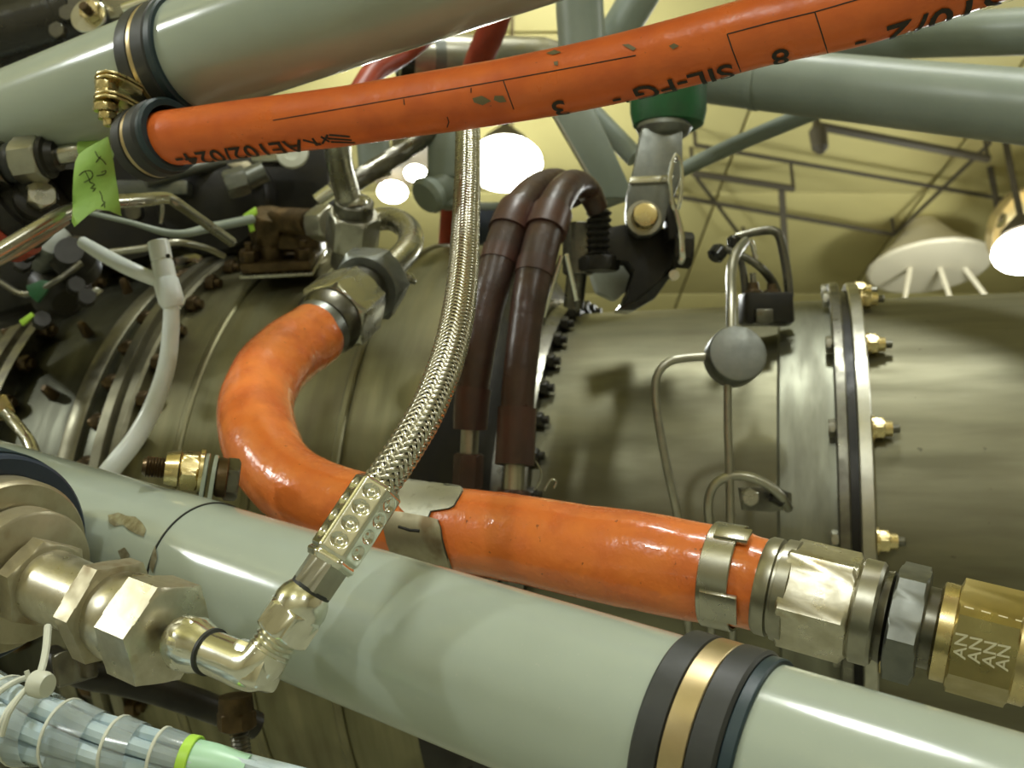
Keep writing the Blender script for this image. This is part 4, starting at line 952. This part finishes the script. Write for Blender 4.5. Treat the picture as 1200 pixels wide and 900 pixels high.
# black starter and bits, top left corner
t = Thing('starter_motor', 'glossy black starter motor in the top left corner', 'motor', P(30, 40, .75))
sd = D(1, -.42, .3).normalized()
lathe(mb := MB(), P(-90, 85, .72), sd, [(0, .040), (.10, .040), (.102, .042), (.112, .042), (.114, .036), (.16, .036)], 56); t.part('housing', mb, 'black')
ringband(mb := MB(), P(52, 22, .75), sd, .039, .02, .004, 56); t.part('end_ring', mb, 'black_iron')
ringband(mb := MB(), P(-6, 50, .74), sd, .040, .004, .002, 56); t.part('rim', mb, 'black')
hb_ = MB(); hexp(hb_, O3, Z, .006, .006); hme = mesh_only(hb_, 'steel_dark', 'bolt')
t.copies('bolt', hme, [mat_z(P(x, y, .70), -FW) for x, y in ((82, 18), (70, 38), (92, 6))], t.o)
t = Thing('bonding_bolt', 'pale washer with a gold nut in the top left corner', 'bolt', P(105, 20, .60))
wd_ = D(-.1, -.15, -1).normalized()
lathe(mb := MB(), P(105, 20, .62), wd_, [(0, .0105), (.0005, .0115), (.002, .0115), (.0025, .011)], 32); t.part('washer', mb, 'bright')
hexp(mb := MB(), P(109, 16, .617), wd_, .0068, .006); t.part('nut', mb, 'gold'); rod(mb := MB(), P(104, 13, .61), P(104, 13, .61)+wd_*.007, .003, 12, .0005); t.part('stud', mb, 'bronze')
t = Thing('starter_bracket', 'bright steel bracket above the upper clamp', 'bracket', P(150, 5, .62))
prism(mb := MB(), [P(*q, .62) for q in [(120, -30), (180, -30), (176, 2), (150, 8), (140, 20), (128, 22), (118, 0)]], FW*.006, .001); t.part('plate', mb, 'steel'); rod(mb := MB(), P(145, 12, .60), P(180, 0, .6), .004, 12); t.part('pin', mb, 'bright')

# dark accessory gearbox behind the tubes
t = Thing('accessory_gearbox', 'dark accessory gearbox behind the tubes at upper left', 'gearbox', P(240, 210, .9))
prism(mb := MB(), [P(*q, .86) for q in [(-40, 150), (200, 140), (380, 120), (388, 235), (360, 262), (300, 282), (200, 292), (150, 305), (60, 325), (-40, 330)]], FW*.04, .006); t.part('case', mb, 'black_iron')
lathe(mb := MB(), P(250, 232, .84), -FW, [(-.03, .05), (0, .05), (.006, .046), (.012, .03), (.016, .02)], 40); t.part('cover', mb, 'black_iron')
lathe(mb := MB(), P(343, 180, .80), D(0, -.2, -1), [(-.002, .0125), (0, .0132), (.002, .0125), (.003, .007), (.000, .006)], 28); t.part('port_ring', mb, 'nylon', label='pale round port ring')
hexp(mb := MB(), P(290, 210, .80), D(-1, .35, -.2), .012, .018); lathe(mb, P(290, 210, .80), D(1, -.5, .1), [(0, .009), (.016, .009)], 16); t.part('plug', mb, 'grey_anod')
prism(mb := MB(), [P(*q, .82) for q in [(265, 192), (290, 188), (310, 205), (302, 214)]], FW*.01, .001); t.part('tab', mb, 'tan_metal')
box(mb := MB(), P(325, 185, .83), (RT, UP, FW), (.02, .006, .01), .002); t.part('tab', mb, 'steel')
box(mb := MB(), P(182, 222, .82), (RT, UP, FW), (.03, .006, .01), .002); t.part('rail', mb, 'grey_anod')
rod(mb := MB(), P(170, 212, .80), P(262, 188, .83), .006, 12); t.part('cross_tube', mb, 'grey_anod')
for (x, y) in ((205, 245), (232, 200), (160, 250)):
    hexp(mb := MB(), P(x, y, .85), -FW, .008, .008); t.part('bolt', mb, 'steel_dark')
lathe(mb := MB(), P(372, 236, .76), D(.75, -.55, 0), [(0, .006), (.014, .006)], 14); t.part('pin', mb, 'bright')
# dark clutter on the compressor at left
t = Thing('control_unit', 'dark oily control unit on the casing at the left edge', 'control unit', P(40, 320, .72))
box(mb := MB(), P(10, 330, .74), (D(1, -.3, 0).normalized(), D(.3, 1, 0).normalized()*-1, FW), (.05, .028, .03), .006); t.part('body', mb, 'black_iron')
lathe(mb := MB(), P(60, 285, .70), D(.5, -.4, -.6), [(-.02, .014), (0, .0145), (.006, .013), (.007, .008)], 24); t.part('cap', mb, 'grey_anod')
lathe(mb := MB(), P(85, 300, .70), D(.2, -.3, -1), [(-.02, .016), (0, .016), (.004, .012), (.01, .01)], 24); t.part('cap', mb, 'black_iron')
lathe(mb := MB(), P(70, 345, .72), D(.6, .5, -.5), [(-.02, .02), (0, .02), (.006, .018), (.012, .01)], 24); t.part('cap', mb, 'black_iron')
for (x, y, m) in ((88, 338, 'steel_dark'), (25, 312, 'bronze'), (48, 378, 'bronze'), (30, 300, 'steel_dark'), (100, 352, 'bronze')):
    hexp(mb := MB(), P(x, y, .69), D(.5, -.3, -.8), .0065, .008); t.part('bolt', mb, 'black_iron')
t.part('lever', tube(MB(), [(0, 330, .70, 8), (30, 345, .69, 8), (66, 330, .68, 8), (95, 308, .69, 8)], 10), 'steel_dark')
prism(mb := MB(), [P(*q, .68) for q in [(30, 335), (48, 328), (62, 330), (52, 345), (44, 355), (34, 346)]], FW*.003, .0004); t.part('sealant_tab', mb, 'green_rub')
prism(mb := MB(), [P(*q, .69) for q in [(92, 350), (112, 336), (120, 340), (98, 358)]], FW*.004, .0004); t.part('clip', mb, 'steel')
prism(mb := MB(), [P(*q, .68) for q in [(22, 376), (36, 366), (40, 370), (26, 382)]], FW*.003, .0003); t.part('tag', mb, 'lime')
# small braided line with brass nut, left edge
t = Thing('braided_line', 'thin braided line with a brass nut at the left edge', 'hose', P(15, 495, .50))
mb = MB(); Path([(4, 482, .50, 13), (14, 492, .50, 14), (26, 506, .495, 14), (36, 522, .49, 15), (44, 545, .48, 15)], .002).sweep(mb, 16, lambda s, a: 1+.06*math.sin(s*2500)*math.sin(5*a)); t.part('braid', mb, 'steel')
hexp(mb := MB(), P(-4, 468, .505), D(.5, .85, -.1), .0058, .010); t.part('nut', mb, 'gold')
# dark oil line under the lower tube
t = Thing('oil_line', 'dark brown oil line under the lower grey tube at left', 'tube', P(90, 790, .44))
t.part('tube', tube(MB(), [(60, 770, .46, 30), (95, 790, .45, 32), (150, 800, .45, 34), (220, 820, .46, 34), (300, 850, .48, 32)], 18), 'black_iron')
hexp(mb := MB(), P(84, 762, .43), D(.3, 1, -.2), .0095, .014); t.part('nut', mb, 'steel_dark')
